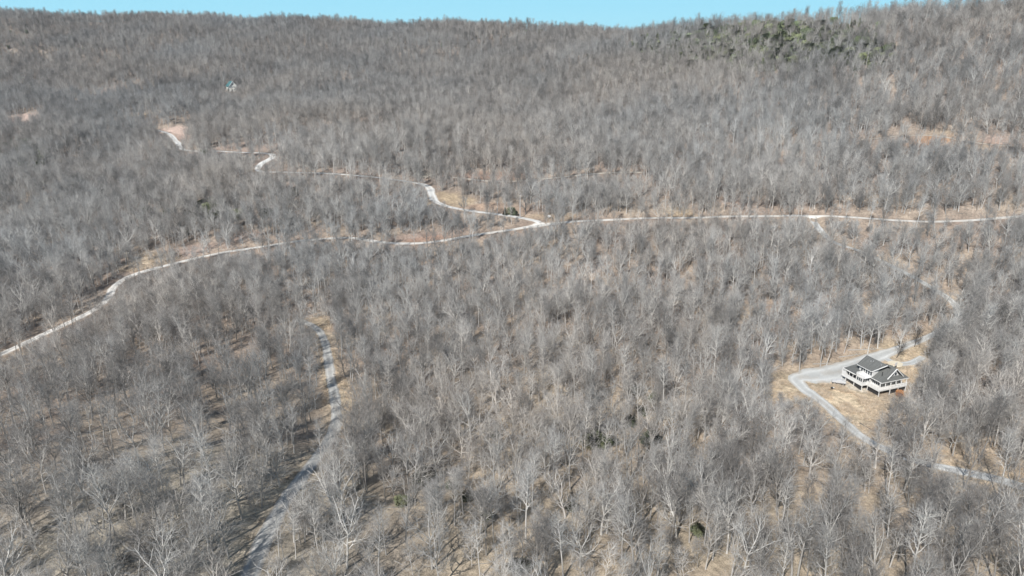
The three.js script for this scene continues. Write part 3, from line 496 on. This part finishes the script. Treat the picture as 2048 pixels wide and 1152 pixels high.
function sheet(corners, thick) { // a flat roof pitch with thickness; corners [u, v, h] counter-clockwise from above
  const t = corners.map(([u, v, h]) => new THREE.Vector3(u, h + H0, -v)), P = [], I = [], n = t.length;
  for (const q of t) P.push(q.x, q.y, q.z); for (const q of t) P.push(q.x, q.y - thick, q.z);
  for (let k = 1; k < n - 1; k++) I.push(0, k, k + 1, n, n + k + 1, n + k);
  for (let k = 0; k < n; k++) { const m = (k + 1) % n; I.push(k, n + k, m, m, n + k, n + m); }
  const g = new THREE.BufferGeometry(); g.setAttribute('position', new THREE.Float32BufferAttribute(P, 3)); g.setAttribute('uv', new THREE.Float32BufferAttribute(P.flatMap((_, i) => i % 3 ? [] : [P[i] / 3, P[i + 2] / 3 + P[i + 1] / 3]), 2)); g.setIndex(I); const f = g.toNonIndexed(); f.computeVertexNormals(); return f;
}
function bar(a, b, w, mat, name, parent) { // a square bar between two points [u, v, h]
  const A = new THREE.Vector3(a[0], a[2] + H0, -a[1]), B = new THREE.Vector3(b[0], b[2] + H0, -b[1]), g = new THREE.BoxGeometry(w, w, A.distanceTo(B)); const m = part(name, g, mat, parent); m.position.copy(A).add(B).multiplyScalar(.5); m.quaternion.setFromUnitVectors(new THREE.Vector3(0, 0, 1), B.clone().sub(A).normalize()); return m;
}
{
  const h = base('house', HOUSE.x, HOUSE.y, HOUSE.z, HTURN);
  // storey under the decks: stone walls set back, dark openings
  const lower = part('basement_wall', mergeGeometries([hb(.8, 12.4, 3.6, 14.2, -3.2, -.32)]), MAT.stone, h);
  for (const [u0, u1] of [[2.0, 5.2], [6.4, 9.0]]) { const d = part('garage_door', hb(u0, u1, 3.42, 3.6, -2.2, -.45), MAT.black, h); part('frame', mergeGeometries([hb(u0 - .14, u0, 3.40, 3.58, -2.2, -.4), hb(u1, u1 + .14, 3.40, 3.58, -2.2, -.4)]), MAT.trim, d); }
  for (const [v0, v1] of [[6.6, 9.2], [10.4, 12.6]]) part('basement_door', hb(12.4, 12.56, v0, v1, -2.1, -.5), MAT.black, h);
  part('undercroft_screen', mergeGeometries([hb(1.9, 9.0, .5, .58, -3, -.42), hb(13.9, 13.98, 7.6, 14.4, -3, -.42), hb(9.3, 13.9, 2.9, 2.98, -3, -.42)]), MAT.black, h);
  // floor of the decks
  part('deck', mergeGeometries([hb(0, 9.2, 0, 3.6, -.32, 0), hb(9.2, 14.5, 2.2, 4.4, -.32, 0), hb(12.4, 14.5, 4.4, 14.8, -.32, 0)]), MAT.deck, h);
  for (const [u0, u1, v0, v1] of [[0, 9.2, -.1, 0], [9.2, 14.6, 2.1, 2.2], [14.5, 14.6, 2.2, 14.8], [9.2, 9.3, 0, 2.1]]) part('deck_fascia', hb(u0, u1, v0, v1, -.42, .06), MAT.white, h);
  for (const [u, v] of [[.1, .1], [1.9, .1], [5.6, .1], [9.1, .1], [9.4, 2.35], [14.3, 2.4], [14.3, 7.3], [14.3, 11], [14.3, 14.5]]) part('deck_post', hb(u, u + .2, v, v + .2, -3, -.42), MAT.white, h);
  // main walls
  part('wall', mergeGeometries([hb(.8, 12.4, 4.4, 14.2, 0, 2.7), hb(.0, 1.7, .02, 4.4, 0, 2.72), hb(6.3, 9.2, .02, .14, 0, .95), hb(6.3, 9.2, .02, .14, 2.2, 2.6), hb(9.08, 9.2, .14, 3.4, 0, .9), hb(9.08, 9.2, .14, 3.4, 2.2, 2.6), hb(6.3, 6.5, .14, 3.6, 0, 2.6), hb(8.94, 9.2, .0, .26, .95, 2.2), hb(6.3, 6.56, .0, .26, .95, 2.2), hb(9.04, 9.2, 3.2, 4.4, 0, 2.6)]), MAT.white, h);
  part('upper_wall', hb(4.4, 10.1, 3.3, 9.8, 2.6, 5.2), MAT.white, h);
  part('vent', hb(.75, .95, -.03, .02, 1.7, 1.95), MAT.dark, h);
  // screened porches behind the rail
  part('porch_screen', mergeGeometries([hb(1.7, 6.3, 1.1, 1.2, 0, 2.6)]), MAT.dark, h);
  part('porch_rail', hb(1.7, 6.3, -.02, .1, .0, 1.0), MAT.white, h);
  for (const u of [3.2, 4.8]) part('porch_post', hb(u, u + .16, 0, .16, 1.0, 2.6), MAT.white, h);
  part('corner_screen', mergeGeometries([hb(6.56, 8.94, .2, .26, .95, 2.2), hb(9.0, 9.06, .26, 3.2, .9, 2.2)]), MAT.glass, h);
  for (const u of [7.3, 8.1]) part('screen_bar', hb(u, u + .07, .12, .2, .95, 2.2), MAT.trim, h);
  for (const v of [1.2, 2.2]) part('screen_bar', hb(9.07, 9.14, v, v + .07, .9, 2.2), MAT.trim, h);
  // flat roof terrace over the corner porch
  part('terrace', hb(6.2, 9.9, 0, 3.28, 2.6, 2.72), MAT.trim, h);
  part('terrace_parapet', mergeGeometries([hb(6.2, 6.36, 0, 3.28, 2.72, 3.7), hb(6.36, 7.6, 0, .12, 2.72, 3.35), hb(9.2, 9.9, 2.9, 3.28, 2.72, 3.2)]), MAT.white, h);
  for (let k = 0; k < 7; k++) part('baluster', hb(7.7 + k * .34, 7.76 + k * .34, .03, .09, 2.72, 3.45), MAT.trim, h);
  part('terrace_rail', hb(7.6, 9.9, .0, .1, 3.45, 3.55), MAT.trim, h);
  // windows: a row of glass with white mullions along both sides
  for (let k = 0; k < 4; k++) { const u = 9.45 + k * .75, w = part('window', hb(u, u + .56, 4.34, 4.4, .45, 2.3), MAT.glass, h); part('frame', mergeGeometries([hb(u - .1, u, 4.3, 4.4, .4, 2.35), hb(u + .56, u + .66, 4.3, 4.4, .4, 2.35)]), MAT.trim, w); }
  for (let k = 0; k < 8; k++) { const v = 4.9 + k * 1.15, w = part('window', hb(12.4, 12.47, v, v + .8, .3, 2.3), MAT.glass, h); part('frame', mergeGeometries([hb(12.4, 12.5, v - .1, v, .2, 2.4), hb(12.4, 12.5, v + .8, v + .9, .2, 2.4)]), MAT.trim, w); }
  for (let k = 0; k < 5; k++) { const u = 5.0 + k * 1.0, w = part('window', hb(u, u + .6, 3.24, 3.3, 3.1, 4.7), MAT.glass, h); part('frame', hb(u - .1, u + .7, 3.22, 3.3, 4.7, 4.8), MAT.trim, w); }
  // railings of the open decks
  for (const [a, b] of [[[9.3, 2.25], [14.45, 2.25]], [[14.5, 2.3], [14.5, 7.2]], [[14.5, 7.4], [14.5, 14.7]]]) {
    const solid = a[1] > 7; bar([...a, .98], [...b, .98], .1, MAT.trim, 'handrail', h); bar([...a, .16], [...b, .16], .08, MAT.trim, 'bottom_rail', h);
    const n = solid ? 5 : 4; for (let k = 0; k <= n; k++) { const u = mix(a[0], b[0], k / n), v = mix(a[1], b[1], k / n); part('rail_post', hb(u - .07, u + .07, v - .07, v + .07, 0, 1.1), MAT.trim, h); }
    const m = 40, g = []; for (let k = 1; k < m; k++) { const u = mix(a[0], b[0], k / m), v = mix(a[1], b[1], k / m); g.push(hb(u - .028, u + .028, v - .028, v + .028, .18, .95)); }
    part('balusters', mergeGeometries(g), MAT.trim, h).userData.kind = 'stuff';
  }
  for (const v of [2.6, 5, 7.4, 9.8, 12.2, 14.5]) part('porch_column', hb(14.1, 14.3, v, v + .2, 0, 2.5), MAT.trim, h);
  // roofs
  const low = part('wing_roof', sheet([[.5, -.25, 2.72], [6.18, -.25, 2.72], [6.18, 4.4, 3.15], [.5, 5.8, 3.25]], .22), MAT.shingle, h); part('fascia', hb(.5, 6.18, -.33, -.25, 2.44, 2.78), MAT.trim, low);
  const up = part('upper_roof', mergeGeometries([sheet([[3.6, 2.6, 5.0], [9.9, 2.6, 5.0], [12.4, 6.6, 7.9], [3.6, 6.6, 7.9]], .2), sheet([[3.6, 6.6, 7.9], [12.4, 6.6, 7.9], [12.4, 10.6, 5.0], [3.6, 10.6, 5.0]], .2)]), MAT.shingle, h);
  part('gutter', hb(3.6, 9.9, 2.5, 2.6, 4.86, 5.02), MAT.trim, up);
  bar([9.98, 2.56, 4.95], [12.46, 6.5, 7.8], .2, MAT.trim, 'rake_board', up); bar([3.52, 2.6, 4.9], [3.52, 6.6, 7.8], .16, MAT.dark, 'rake_board', up);
  for (const [u, v] of [[6.5, 5.2], [7.2, 5.5], [10.6, 5.6]]) { const y = mix(5.0, 7.9, (v - 2.6) / 4); part('roof_vent', hb(u, u + .22, v, v + .22, y - .1, y + .45), MAT.steel, up); }
  const gab = part('gable_wall', (() => { const s = new THREE.Shape([new THREE.Vector2(3.4, 2.6), new THREE.Vector2(9.8, 2.6), new THREE.Vector2(9.8, 4.9), new THREE.Vector2(6.6, 7.6), new THREE.Vector2(3.4, 4.9)]), g = new THREE.ExtrudeGeometry(s, { depth: .2, bevelEnabled: false }); g.rotateY(Math.PI / 2); g.translate(4.0, H0, 0); return g; })(), MAT.white, h);
  const main = part('main_roof', mergeGeometries([sheet([[9.3, 2.9, 2.7], [14.5, 2.9, 2.7], [11.2, 8.6, 6.7], [9.9, 6.6, 6.2]], .2), sheet([[14.5, 2.9, 2.7], [14.5, 15.2, 2.7], [11.2, 10.2, 6.7], [11.2, 8.6, 6.7]], .2), sheet([[14.5, 15.2, 2.7], [.6, 15.2, 2.7], [4, 10.2, 5.2], [11.2, 10.2, 6.7]], .2)]), MAT.shingle, h);
  part('gutter', mergeGeometries([hb(9.3, 14.5, 2.8, 2.9, 2.54, 2.72), hb(14.5, 14.6, 2.8, 15.2, 2.54, 2.72)]), MAT.trim, main);
  const dorm = part('dormer_roof', mergeGeometries([sheet([[14.1, 5.5, 3.6], [14.1, 9.1, 6.9], [10.4, 9.1, 6.9], [10.4, 5.5, 3.6]], .2), sheet([[14.1, 9.1, 6.9], [14.1, 12.7, 3.6], [10.4, 12.7, 3.6], [10.4, 9.1, 6.9]], .2)]), MAT.shingle, h);
  bar([14.2, 5.5, 3.52], [14.2, 9.1, 6.82], .24, MAT.trim, 'rake_board', dorm); bar([14.2, 12.7, 3.52], [14.2, 9.1, 6.82], .24, MAT.trim, 'rake_board', dorm);
  const dw = part('dormer_wall', (() => { const s = new THREE.Shape([new THREE.Vector2(-12.0, 3.1), new THREE.Vector2(-6.2, 3.1), new THREE.Vector2(-9.1, 6.5)]), g = new THREE.ExtrudeGeometry(s, { depth: .2, bevelEnabled: false }); g.rotateY(Math.PI / 2); g.scale(1, 1, 1); g.translate(13.3, H0, 0); return g; })(), MAT.white, h);
  { const p = dw.geometry.attributes.position; dw.geometry.computeBoundingBox(); if (dw.geometry.boundingBox.max.z > 0) { for (let i = 0; i < p.count; i++) p.setZ(i, -p.getZ(i)); const ix = dw.geometry.index; dw.geometry.computeVertexNormals(); } }
  { const p = gab.geometry.attributes.position; gab.geometry.computeBoundingBox(); if (gab.geometry.boundingBox.max.z > 0) { for (let i = 0; i < p.count; i++) p.setZ(i, -p.getZ(i)); gab.geometry.computeVertexNormals(); } }
  for (const v of [8.0, 9.3]) { const w = part('window', hb(13.5, 13.58, v, v + .8, 4.1, 5.2), MAT.glass, h); part('frame', hb(13.5, 13.6, v - .1, v + .9, 5.2, 5.32), MAT.trim, w); }
  part('stove_pipe', new THREE.CylinderGeometry(.12, .12, 1.4, 10).translate(12.6, H0 + 5.1, -4.6), MAT.black, h);
  part('patio_chair', mergeGeometries([hb(10.6, 11.2, 2.9, 3.5, .32, .4), hb(10.6, 11.2, 3.44, 3.5, .4, .9), hb(10.62, 10.68, 2.92, 2.98, 0, .32), hb(11.12, 11.18, 2.92, 2.98, 0, .32), hb(10.62, 10.68, 3.44, 3.5, 0, .32), hb(11.12, 11.18, 3.44, 3.5, 0, .32)]), MAT.trim, h);
  tag(h, 'white house with dark shingle roofs, wide decks and a roof terrace', 'house');
}
// ---------------------------------------------------------------- tall cottage far up the slope
{
  const h = base('cottage', COTTAGE.x, COTTAGE.y, COTTAGE.z, .62), W = 4.3, L = 13, E = 6.2, R = 11.2;
  const wall = new THREE.ExtrudeGeometry(new THREE.Shape([new THREE.Vector2(-W, -2), new THREE.Vector2(W, -2), new THREE.Vector2(W, E), new THREE.Vector2(0, R - .3), new THREE.Vector2(-W, E)]), { depth: L, bevelEnabled: false }); wall.translate(0, 0, -L);
  part('wall', wall, MAT.siding, h);
  const pitch = (s) => { const g = slab(0, Math.hypot(W + .7, R - E + .9), -.12, .12, -L - .5, .6); g.rotateZ(-Math.atan2(R - E, W)); g.translate(0, R, 0); if (s < 0) { g.rotateY(Math.PI); g.translate(0, 0, -L + .1); } return g; };
  const roof = part('roof', mergeGeometries([pitch(1), pitch(-1)]), MAT.teal, h);
  for (const s of [-1, 1]) { const g = new THREE.BoxGeometry(Math.hypot(W + .7, R - E + .9), .45, .18); g.rotateZ(-s * Math.atan2(R - E, W)); g.translate(s * (W + .55) / 2, R - (R - E + .7) / 2 - .05, .7); part('rake_board', g, MAT.trim, roof); }
  for (const [x, y] of [[-1.6, 1.2], [.6, 1.2], [-1.6, 4.2], [.6, 4.2], [-.5, 7.2]]) { const w = part('window', slab(x, x + 1.1, y, y + 1.5, .02, .08), MAT.glass, h); part('frame', mergeGeometries([slab(x - .12, x, y, y + 1.5, .02, .12), slab(x + 1.1, x + 1.22, y, y + 1.5, .02, .12), slab(x - .12, x + 1.22, y + 1.5, y + 1.62, .02, .12)]), MAT.trim, w); }
  const porch = part('porch', slab(-W - 3, -W, -.1, .2, -7.5, -.5), MAT.deck, h); part('porch_roof', slab(-W - 3.2, -W, 2.9, 3.1, -7.7, -.3), MAT.teal, porch); for (const z of [-7.3, -4, -.7]) part('porch_post', slab(-W - 2.9, -W - 2.75, .2, 2.9, z, z + .15), MAT.trim, porch);
  part('deck', slab(W, W + 2.6, .3, .5, -6, 0), MAT.dark, h);
  part('chimney', slab(.4, 1.3, R - 1, R + 1.3, -6.2, -5.3), MAT.stone, h);
  tag(h, 'tall pale cottage with a steep teal roof alone on the far slope', 'house');
}
// ---------------------------------------------------------------- things in the yard
{
  const p = hit(1677, 768), c = base('covered_car', p.x, p.y + .3, p.z, -.35);
  const prof = [[-2.15, .5], [-2.2, .64], [-2.0, .82], [-1.1, .93], [-.55, 1.36], [.7, 1.42], [1.45, 1.02], [2.05, .92], [2.2, .66], [2.15, .5]].map(([x, y]) => new THREE.Vector2(x, y));
  part('cover', new THREE.ExtrudeGeometry(new THREE.Shape(prof), { depth: 1.5, bevelEnabled: true, bevelThickness: .12, bevelSize: .1, bevelSegments: 3, steps: 4 }).translate(0, 0, -.75), MAT.cloth, c);
  for (const x of [-1.35, 1.4]) for (const z of [-.78, .78]) { const w = part('wheel', new THREE.CylinderGeometry(.32, .32, .22, 18).rotateX(Math.PI / 2).translate(x, .32, z), MAT.black, c); part('rim', new THREE.CylinderGeometry(.19, .19, .24, 14).rotateX(Math.PI / 2).translate(x, .32, z), MAT.steel, w); }
  part('underbody', slab(-2.1, 2.1, -.5, .5, -.8, .8), MAT.black, c);
  tag(c, 'low car under a pale grey cover parked between driveway and house', 'car');
}
{
  const p = hit(1663, 780), c = base('yard_grill', p.x, p.y, p.z, .4);
  part('bowl', new THREE.SphereGeometry(.42, 16, 8, 0, 6.29, Math.PI / 2, Math.PI / 2).translate(0, .85, 0), MAT.black, c); part('lid', new THREE.SphereGeometry(.42, 16, 8, 0, 6.29, 0, Math.PI / 2).translate(0, .87, 0), MAT.black, c);
  for (let k = 0; k < 3; k++) { const a = k * 2.094; part('leg', new THREE.CylinderGeometry(.03, .03, .8, 6).translate(Math.cos(a) * .26, .4, Math.sin(a) * .26), MAT.steel, c); }
  part('side_shelf', slab(.42, 1.05, .8, .86, -.3, .3), MAT.trim, c);
  tag(c, 'small black kettle grill with a white side shelf on the straw lawn', 'grill');
}
{
  const p = hit(1797, 747), c = base('basketball_hoop', p.x, p.y, p.z, 2.2);
  const pole = new THREE.CylinderGeometry(.09, .1, 3.2, 10); pole.rotateZ(-.45); pole.translate(.68, 1.45, 0); part('pole', pole, MAT.black, c);
  part('foot', slab(-.5, .5, .0, .18, -.5, .5), MAT.black, c); part('backboard', slab(1.45, 1.52, 2.7, 3.8, -.9, .9), MAT.trim, c); part('hoop', new THREE.TorusGeometry(.23, .02, 6, 20).rotateX(Math.PI / 2).translate(1.8, 2.95, 0), std(.6, .16, .05, .5), c);
  tag(c, 'basketball hoop with white backboard on a slanted dark pole behind the house', 'hoop');
}
{
  const p = hit(1790, 728), c = new THREE.Mesh(new THREE.CylinderGeometry(3.2, 3.3, .3, 7).scale(1, 1, .8).translate(0, .06, 0), MAT.sand); c.name = 'parking_pad'; c.position.copy(p); c.rotation.y = .5; tag(c, 'pale sandy pad beside the spur behind the house', null, null, 'structure');
}
// utility poles along the roads
for (const [px, py, top, label] of [[258, 533, 503, 'wooden utility pole at the bend of the pale gravel road'], [467, 487, 462, 'wooden utility pole on the bank above the pale gravel road'], [506, 339, 312, 'wooden utility pole below the lowest hairpin of the switchbacks'], [333, 260, 238, 'wooden utility pole with crossarm above the top of the switchbacks'], [995, 426, 402, 'white utility pole standing beside the road near two evergreens'], [1040, 436, 390, 'tall grey utility pole just west of the road junction']]) {
  const p = hit(px, py); if (!p) continue; const d = proj(p.x, p.y, p.z)[2], H = Math.max(7, (py - top) * d / F / Math.cos(.2)), c = base('utility_pole', p.x, p.y, p.z, .3);
  part('pole', new THREE.CylinderGeometry(.15, .2, H + 1, 10).translate(0, (H - 1) / 2, 0), px > 980 ? MAT.cloth : MAT.pole, c); part('crossarm', slab(-1.2, 1.2, H - .8, H - .62, -.1, .1), MAT.pole, c); for (const x of [-1.05, .2, 1.05]) part('insulator', new THREE.CylinderGeometry(.05, .07, .22, 8).translate(x, H - .5, 0), MAT.trim, c);
  tag(c, label, 'utility pole', 'utility poles along the gravel roads');
}
{
  const p = hit(1098, 438), c = base('road_sign', p.x, p.y, p.z, .1); part('post', slab(-.06, .06, -.4, 2.2, -.06, .06), MAT.pole, c); part('panel', slab(-.75, .75, 1.0, 2.2, .07, .12), MAT.trim, c); tag(c, 'small white blank sign board on a post at the road junction', 'sign');
}
// ---------------------------------------------------------------- debris and logs
{
  const p = hit(845, 352), r = rng(5), c = base('brush_pile', p.x, p.y, p.z), g = [];
  for (let k = 0; k < 260; k++) { const l = 2 + r() * 5, q = new THREE.CylinderGeometry(.05 + r() * .13, .03, l, 5); q.rotateZ(Math.PI / 2 + (r() - .5) * 1.0); q.rotateY(r() * 6.3); const a = r() * 6.3, m = Math.sqrt(r()); q.translate(Math.cos(a) * m * 8, .2 + (1 - m) * 3.4 * r(), Math.sin(a) * m * 6); g.push(q); }
  const m = part('branches', mergeGeometries(g), std(.50, .47, .42, .95), c); m.userData.kind = 'stuff';
  tag(c, 'heap of pale cut branches above the hairpin of the switchback road', 'brush pile');
}
const LOGS = [[1770, 925, .5, 9, .20, 'dark fallen log on the straw slope below the driveway'], [1730, 700, 1.5, 14, .22, 'long grey fallen log lying along the wood edge behind the house'], [1700, 712, 1.35, 10, .2, 'shorter fallen log beside the wood edge west of the house roof'], [1648, 728, 1.5, 9, .18, 'fallen log at the back of the parking area'], [1215, 940, .4, 8, .2, 'fallen trunk in the straw-floored woods south of the evergreen shrubs'], [90, 985, 1.0, 9, .22, 'dark fallen log on the striped straw slope'], [1320, 1062, -.5, 8, .16, 'bleached fallen trunk leaning in the nearest woods']];
for (const [px, py, a, l, rad, label] of LOGS) {
  const p = hit(px, py), r = rng(px), w = new Wood(), path = []; for (let k = 0; k <= 8; k++) { const t = (k / 8 - .5) * l, x = Math.sin(a) * t + (r() - .5) * .2, z = -Math.cos(a) * t; path.push([x, ground(p.x + x, p.z + z) - p.y + rad * .8, z]); }
  w.tube(path, path.map((_, k) => rad * (1 - k * .07)), 7, BARK);
  const o = base('fallen_log', p.x, p.y, p.z), tone = label.includes('dark') ? 'dark' : 'grey'; part('trunk', w.geometry(), woodMats[tone], o);
  const b = new Wood(); for (let k = 0; k < 4; k++) { const q = path[4 + k]; b.tube([q, [q[0] + (r() - .5) * 2, q[1] + .5 + r(), q[2] + (r() - .5) * 2]], [rad * .4, .03], 5, LIMB); } part('branch_stubs', b.geometry(), woodMats[tone], o);
  tag(o, label, 'log');
}
// ---------------------------------------------------------------- evergreens
const needleMat = new THREE.MeshStandardMaterial({ vertexColors: true, roughness: .8 });
function leafCloud(seed, make, n, size, c0, c1) { // many small leaves; make(r) gives a point and an outward direction
  const r = rng(seed), P = [], N = [], C = [];
  for (let k = 0; k < n; k++) {
    const { p, d } = make(r, k / n), l = size * (.6 + .8 * r()), w = l * .32, t = unit([d[0] + (r() - .5) * .9, d[1] + (r() - .5) * .9, d[2] + (r() - .5) * .9]), s = unit([t[1] - t[2] * r(), t[2] - t[0], t[0] * r() - t[1] + .01]), q = r(), f = .65 + .7 * r();
    const nn = unit([s[1] * t[2] - s[2] * t[1] + d[0], s[2] * t[0] - s[0] * t[2] + d[1] + .3, s[0] * t[1] - s[1] * t[0] + d[2]]);
    P.push(p[0] - s[0] * w, p[1] - s[1] * w, p[2] - s[2] * w, p[0] + s[0] * w, p[1] + s[1] * w, p[2] + s[2] * w, p[0] + t[0] * l, p[1] + t[1] * l, p[2] + t[2] * l);
    for (let j = 0; j < 3; j++) { N.push(...nn); C.push(mix(c0[0], c1[0], q) * f, mix(c0[1], c1[1], q) * f, mix(c0[2], c1[2], q) * f); }
  }
  const g = new THREE.BufferGeometry(); g.setAttribute('position', new THREE.Float32BufferAttribute(P, 3)); g.setAttribute('normal', new THREE.Float32BufferAttribute(N, 3)); g.setAttribute('color', new THREE.Float32BufferAttribute(C, 3)); g.setIndex([...Array(n * 3).keys()]); return g;
}
const conifer = (seed, n, c0, c1) => leafCloud(seed, (r, t) => { const h = .12 + .88 * Math.pow(r(), 1.25), a = r() * 6.283, lay = .75 + .25 * Math.sin(h * 40), m = (1 - h) * .34 * lay * Math.sqrt(r()) * (1 + .25 * Math.sin(a * 3 + h * 9)); return { p: [Math.cos(a) * m, h - .02, Math.sin(a) * m], d: [Math.cos(a), -.15, Math.sin(a)] }; }, n, .06, c0, c1);
const shrub = (seed, n, c0, c1, size = .11) => { const r0 = rng(seed + 1), lobes = Array.from({ length: 9 }, () => { const a = r0() * 6.3, m = Math.sqrt(r0()) * .32; return [Math.cos(a) * m, .25 + r0() * .42, Math.sin(a) * m, .16 + r0() * .16]; }); return leafCloud(seed, (r) => { const L = lobes[Math.floor(r() * 9)], d = unit([r() - .5, r() - .35, r() - .5]), m = L[3] * Math.pow(r(), .4); return { p: [L[0] + d[0] * m, L[1] + d[1] * m, L[2] + d[2] * m], d }; }, n, size, c0, c1); };
const GREEN = [[.070, .082, .042], [.14, .15, .08]], DARK = [[.058, .074, .042], [.11, .132, .07]], RUST = [[.25, .10, .04], [.42, .22, .10]];
const EVER = { cone: conifer(61, 2600, ...DARK), cone2: conifer(62, 2600, ...GREEN), bush: shrub(63, 1600, ...GREEN), bush2: shrub(64, 1600, ...DARK), rust: shrub(65, 900, ...RUST) };
const stemGeo = (() => { const w = new Wood(); w.tube([[0, -.1, 0], [.01, .5, 0], [0, .9, .01]], [.028, .018, .004], 6, [1, 1, 1]); return w.geometry(); })();
function evergreen(name, px, py, h, shape, label, category, group, wide = 1) { const p = hit(px, py); if (!p) return; const o = base(name, p.x, p.y, p.z, hash2(px, py) * 6.28); o.scale.set(h * wide, h, h * wide); part('trunk', stemGeo, woodMats.brown, o); part('foliage', EVER[shape], needleMat, o); tag(o, label, category, group); }
for (const a of [
  [1197, 896, 6.4, 'bush', 'largest green shrub of the cluster in the straw-floored woods'], [1222, 892, 3.4, 'bush2', 'dark shrub at the east foot of the largest green shrub'], [1303, 893, 4.8, 'bush2', 'round dark shrub in the open wood east of the largest green shrub'], [1271, 792, 4.2, 'bush2', 'upper dark shrub behind white trunks, above the evergreen cluster'], [1303, 803, 3.4, 'bush', 'small green shrub at the foot of a white leaning trunk'], [1283, 829, 3.0, 'bush2', 'low dark shrub between the leaning white trunks'], [1262, 850, 3.2, 'bush2', 'low shrub in the middle of the evergreen cluster'], [1250, 858, 2.6, 'bush', 'lowest pale green shrub of the evergreen cluster'],
  [852, 965, 4.4, 'bush2', 'dark evergreen shrub alone in the woods east of the lower lane'], [806, 1008, 3.0, 'bush', 'pale green shrub south of the lone dark evergreen'], [938, 1000, 2.6, 'bush2', 'small dark shrub under pale trees south of the evergreen cluster'], [1040, 1150, 3.6, 'bush', 'green shrub at the very bottom edge of the woods'], [975, 1038, 2.4, 'bush', 'small yellow green shrub in bare straw'], [1393, 1076, 3.4, 'bush', 'green shrub beside the spreading white-limbed tree'], [905, 978, 2.4, 'bush2', 'small shrub midway between two larger dark evergreens'], [1145, 1025, 2.6, 'bush', 'small green shrub beside a thin white trunk'], [985, 876, 2.6, 'bush2', 'small dark shrub north of the lone dark evergreen'],
]) evergreen('evergreen_shrub', a[0], a[1], a[2], a[3], a[4], 'shrub', undefined, 1.35);
for (const a of [[1010, 431, 5, 'cone', 'small dark cone-shaped pine at the roadside near the junction'], [1021, 429, 5, 'bush', 'round dark evergreen beside the small cone-shaped pine'], [1031, 432, 3.4, 'bush2', 'low dark evergreen beside the round one near the junction'], [838, 348, 9, 'cone', 'dark pine behind the heap of cut branches'], [590, 392, 6, 'bush2', 'dark evergreen below the switchbacks'], [410, 312, 6, 'bush2', 'dark evergreen just under the upper switchback road'], [372, 470, 6, 'bush2', 'green shrub on the bank above the pale gravel road']]) evergreen('evergreen_tree', a[0], a[1], a[2], a[3], a[4], 'evergreen');
evergreen('rust_shrub', 1799, 793, 3.2, 'rust', 'rust brown leafy shrub at the east corner of the white house', 'shrub');
// pines mixed into the wood on the ridge and in the western hollow
{
  const r = rng(91), spotsOf = [], zones = [[1500, 112, 190, 26, 800], [1540, 78, 150, 34, 1500], [1400, 95, 140, 38, 700], [1640, 105, 120, 40, 420], [65, 315, 45, 24, 50], [410, 435, 90, 14, 22], [800, 72, 180, 18, 70], [150, 70, 150, 40, 60], [1150, 90, 150, 26, 90]];
  for (const [cx, cy, sx, sy, n] of zones) for (let k = 0; k < n; k++) { const a = r() * 6.283, e = Math.sqrt(-2 * Math.log(1 - r() * .95)) * .62, px = cx + Math.cos(a) * e * sx, py = cy + Math.sin(a) * e * sy, p = hit(px, py); if (p && Math.hypot(p.x, p.z) > 260) spotsOf.push({ p, s: (cy > 108 ? 6 : 4) + r() * r() * 6, a: r() * 6.3, g: Math.floor(r() * 4), w: .8 + r() * .5, t: .7 + .6 * r() }); }
  const g = new THREE.Group(); g.name = 'ridge_evergreens'; const geos = [EVER.cone2, EVER.bush, EVER.bush2, EVER.cone], col = new THREE.Color();
  geos.forEach((geo, gi) => { const some = spotsOf.filter((q) => q.g === gi), m = new THREE.InstancedMesh(geo, needleMat, some.length); m.name = 'evergreen_crowns'; some.forEach((q, i) => { TMP.position.copy(q.p); TMP.rotation.set(0, q.a, 0); TMP.scale.set(q.s * q.w, q.s, q.s * q.w); TMP.updateMatrix(); m.setMatrixAt(i, TMP.matrix); m.setColorAt(i, col.setRGB(q.t * 1.35, q.t * 1.4, q.t * 1.35)); }); g.add(m); });
  tag(g, 'green pines and laurel mixed into the bare wood along the ridge', null, null, 'stuff');
}
// pale rock outcrops on the ridge
{
  const r = rng(15), rock = (k) => { const g = new THREE.IcosahedronGeometry(1, 2), p = g.attributes.position; for (let i = 0; i < p.count; i++) { const x = p.getX(i), y = p.getY(i), z = p.getZ(i), f = 1 + .35 * vnoise(x * 1.7 + k * 9, y * 1.7 + z * 1.3); p.setXYZ(i, x * f, y * f * .7, z * f); } g.computeVertexNormals(); return g; }, mat = std(.45, .43, .40, .95, { bumpMap: gravel, bumpScale: .1 });
  const geos = [rock(0), rock(1), rock(2)];
  const list = [[1344, 56, 3, 'bare rock on the ridge crest at the west end of the pines'], [1305, 46, 3.4, 'westernmost pale rock on the ridge crest'], [1428, 52, 2.6, 'pale rock under the crest among the pines'], [1548, 37, 4.2, 'long pale rock at the top of the pine slope'], [1584, 38, 4, 'second pale rock beside the long one on the crest'], [1514, 44, 2.2, 'small pale rock among the pines below the crest'], [1352, 80, 2.2, 'small pale boulder in the wood west of the pines'], [1450, 66, 2, 'pale boulder in the middle of the pine slope'], [922, 91, 2.2, 'single white boulder in the bare wood below the skyline'], [1354, 154, 2, 'pale boulder low on the slope under the pines']];
  for (const [px, py, s, label] of list) { const p = hit(px, py); if (!p) continue; const m = new THREE.Mesh(geos[Math.floor(r() * 3)], mat); m.name = 'boulder'; m.position.copy(p); m.position.y += s * .3; m.scale.set(s * 1.3, s, s); m.rotation.y = r() * 6; m.castShadow = true; tag(m, label, 'boulder'); }
}


renderer.render(scene, camera);
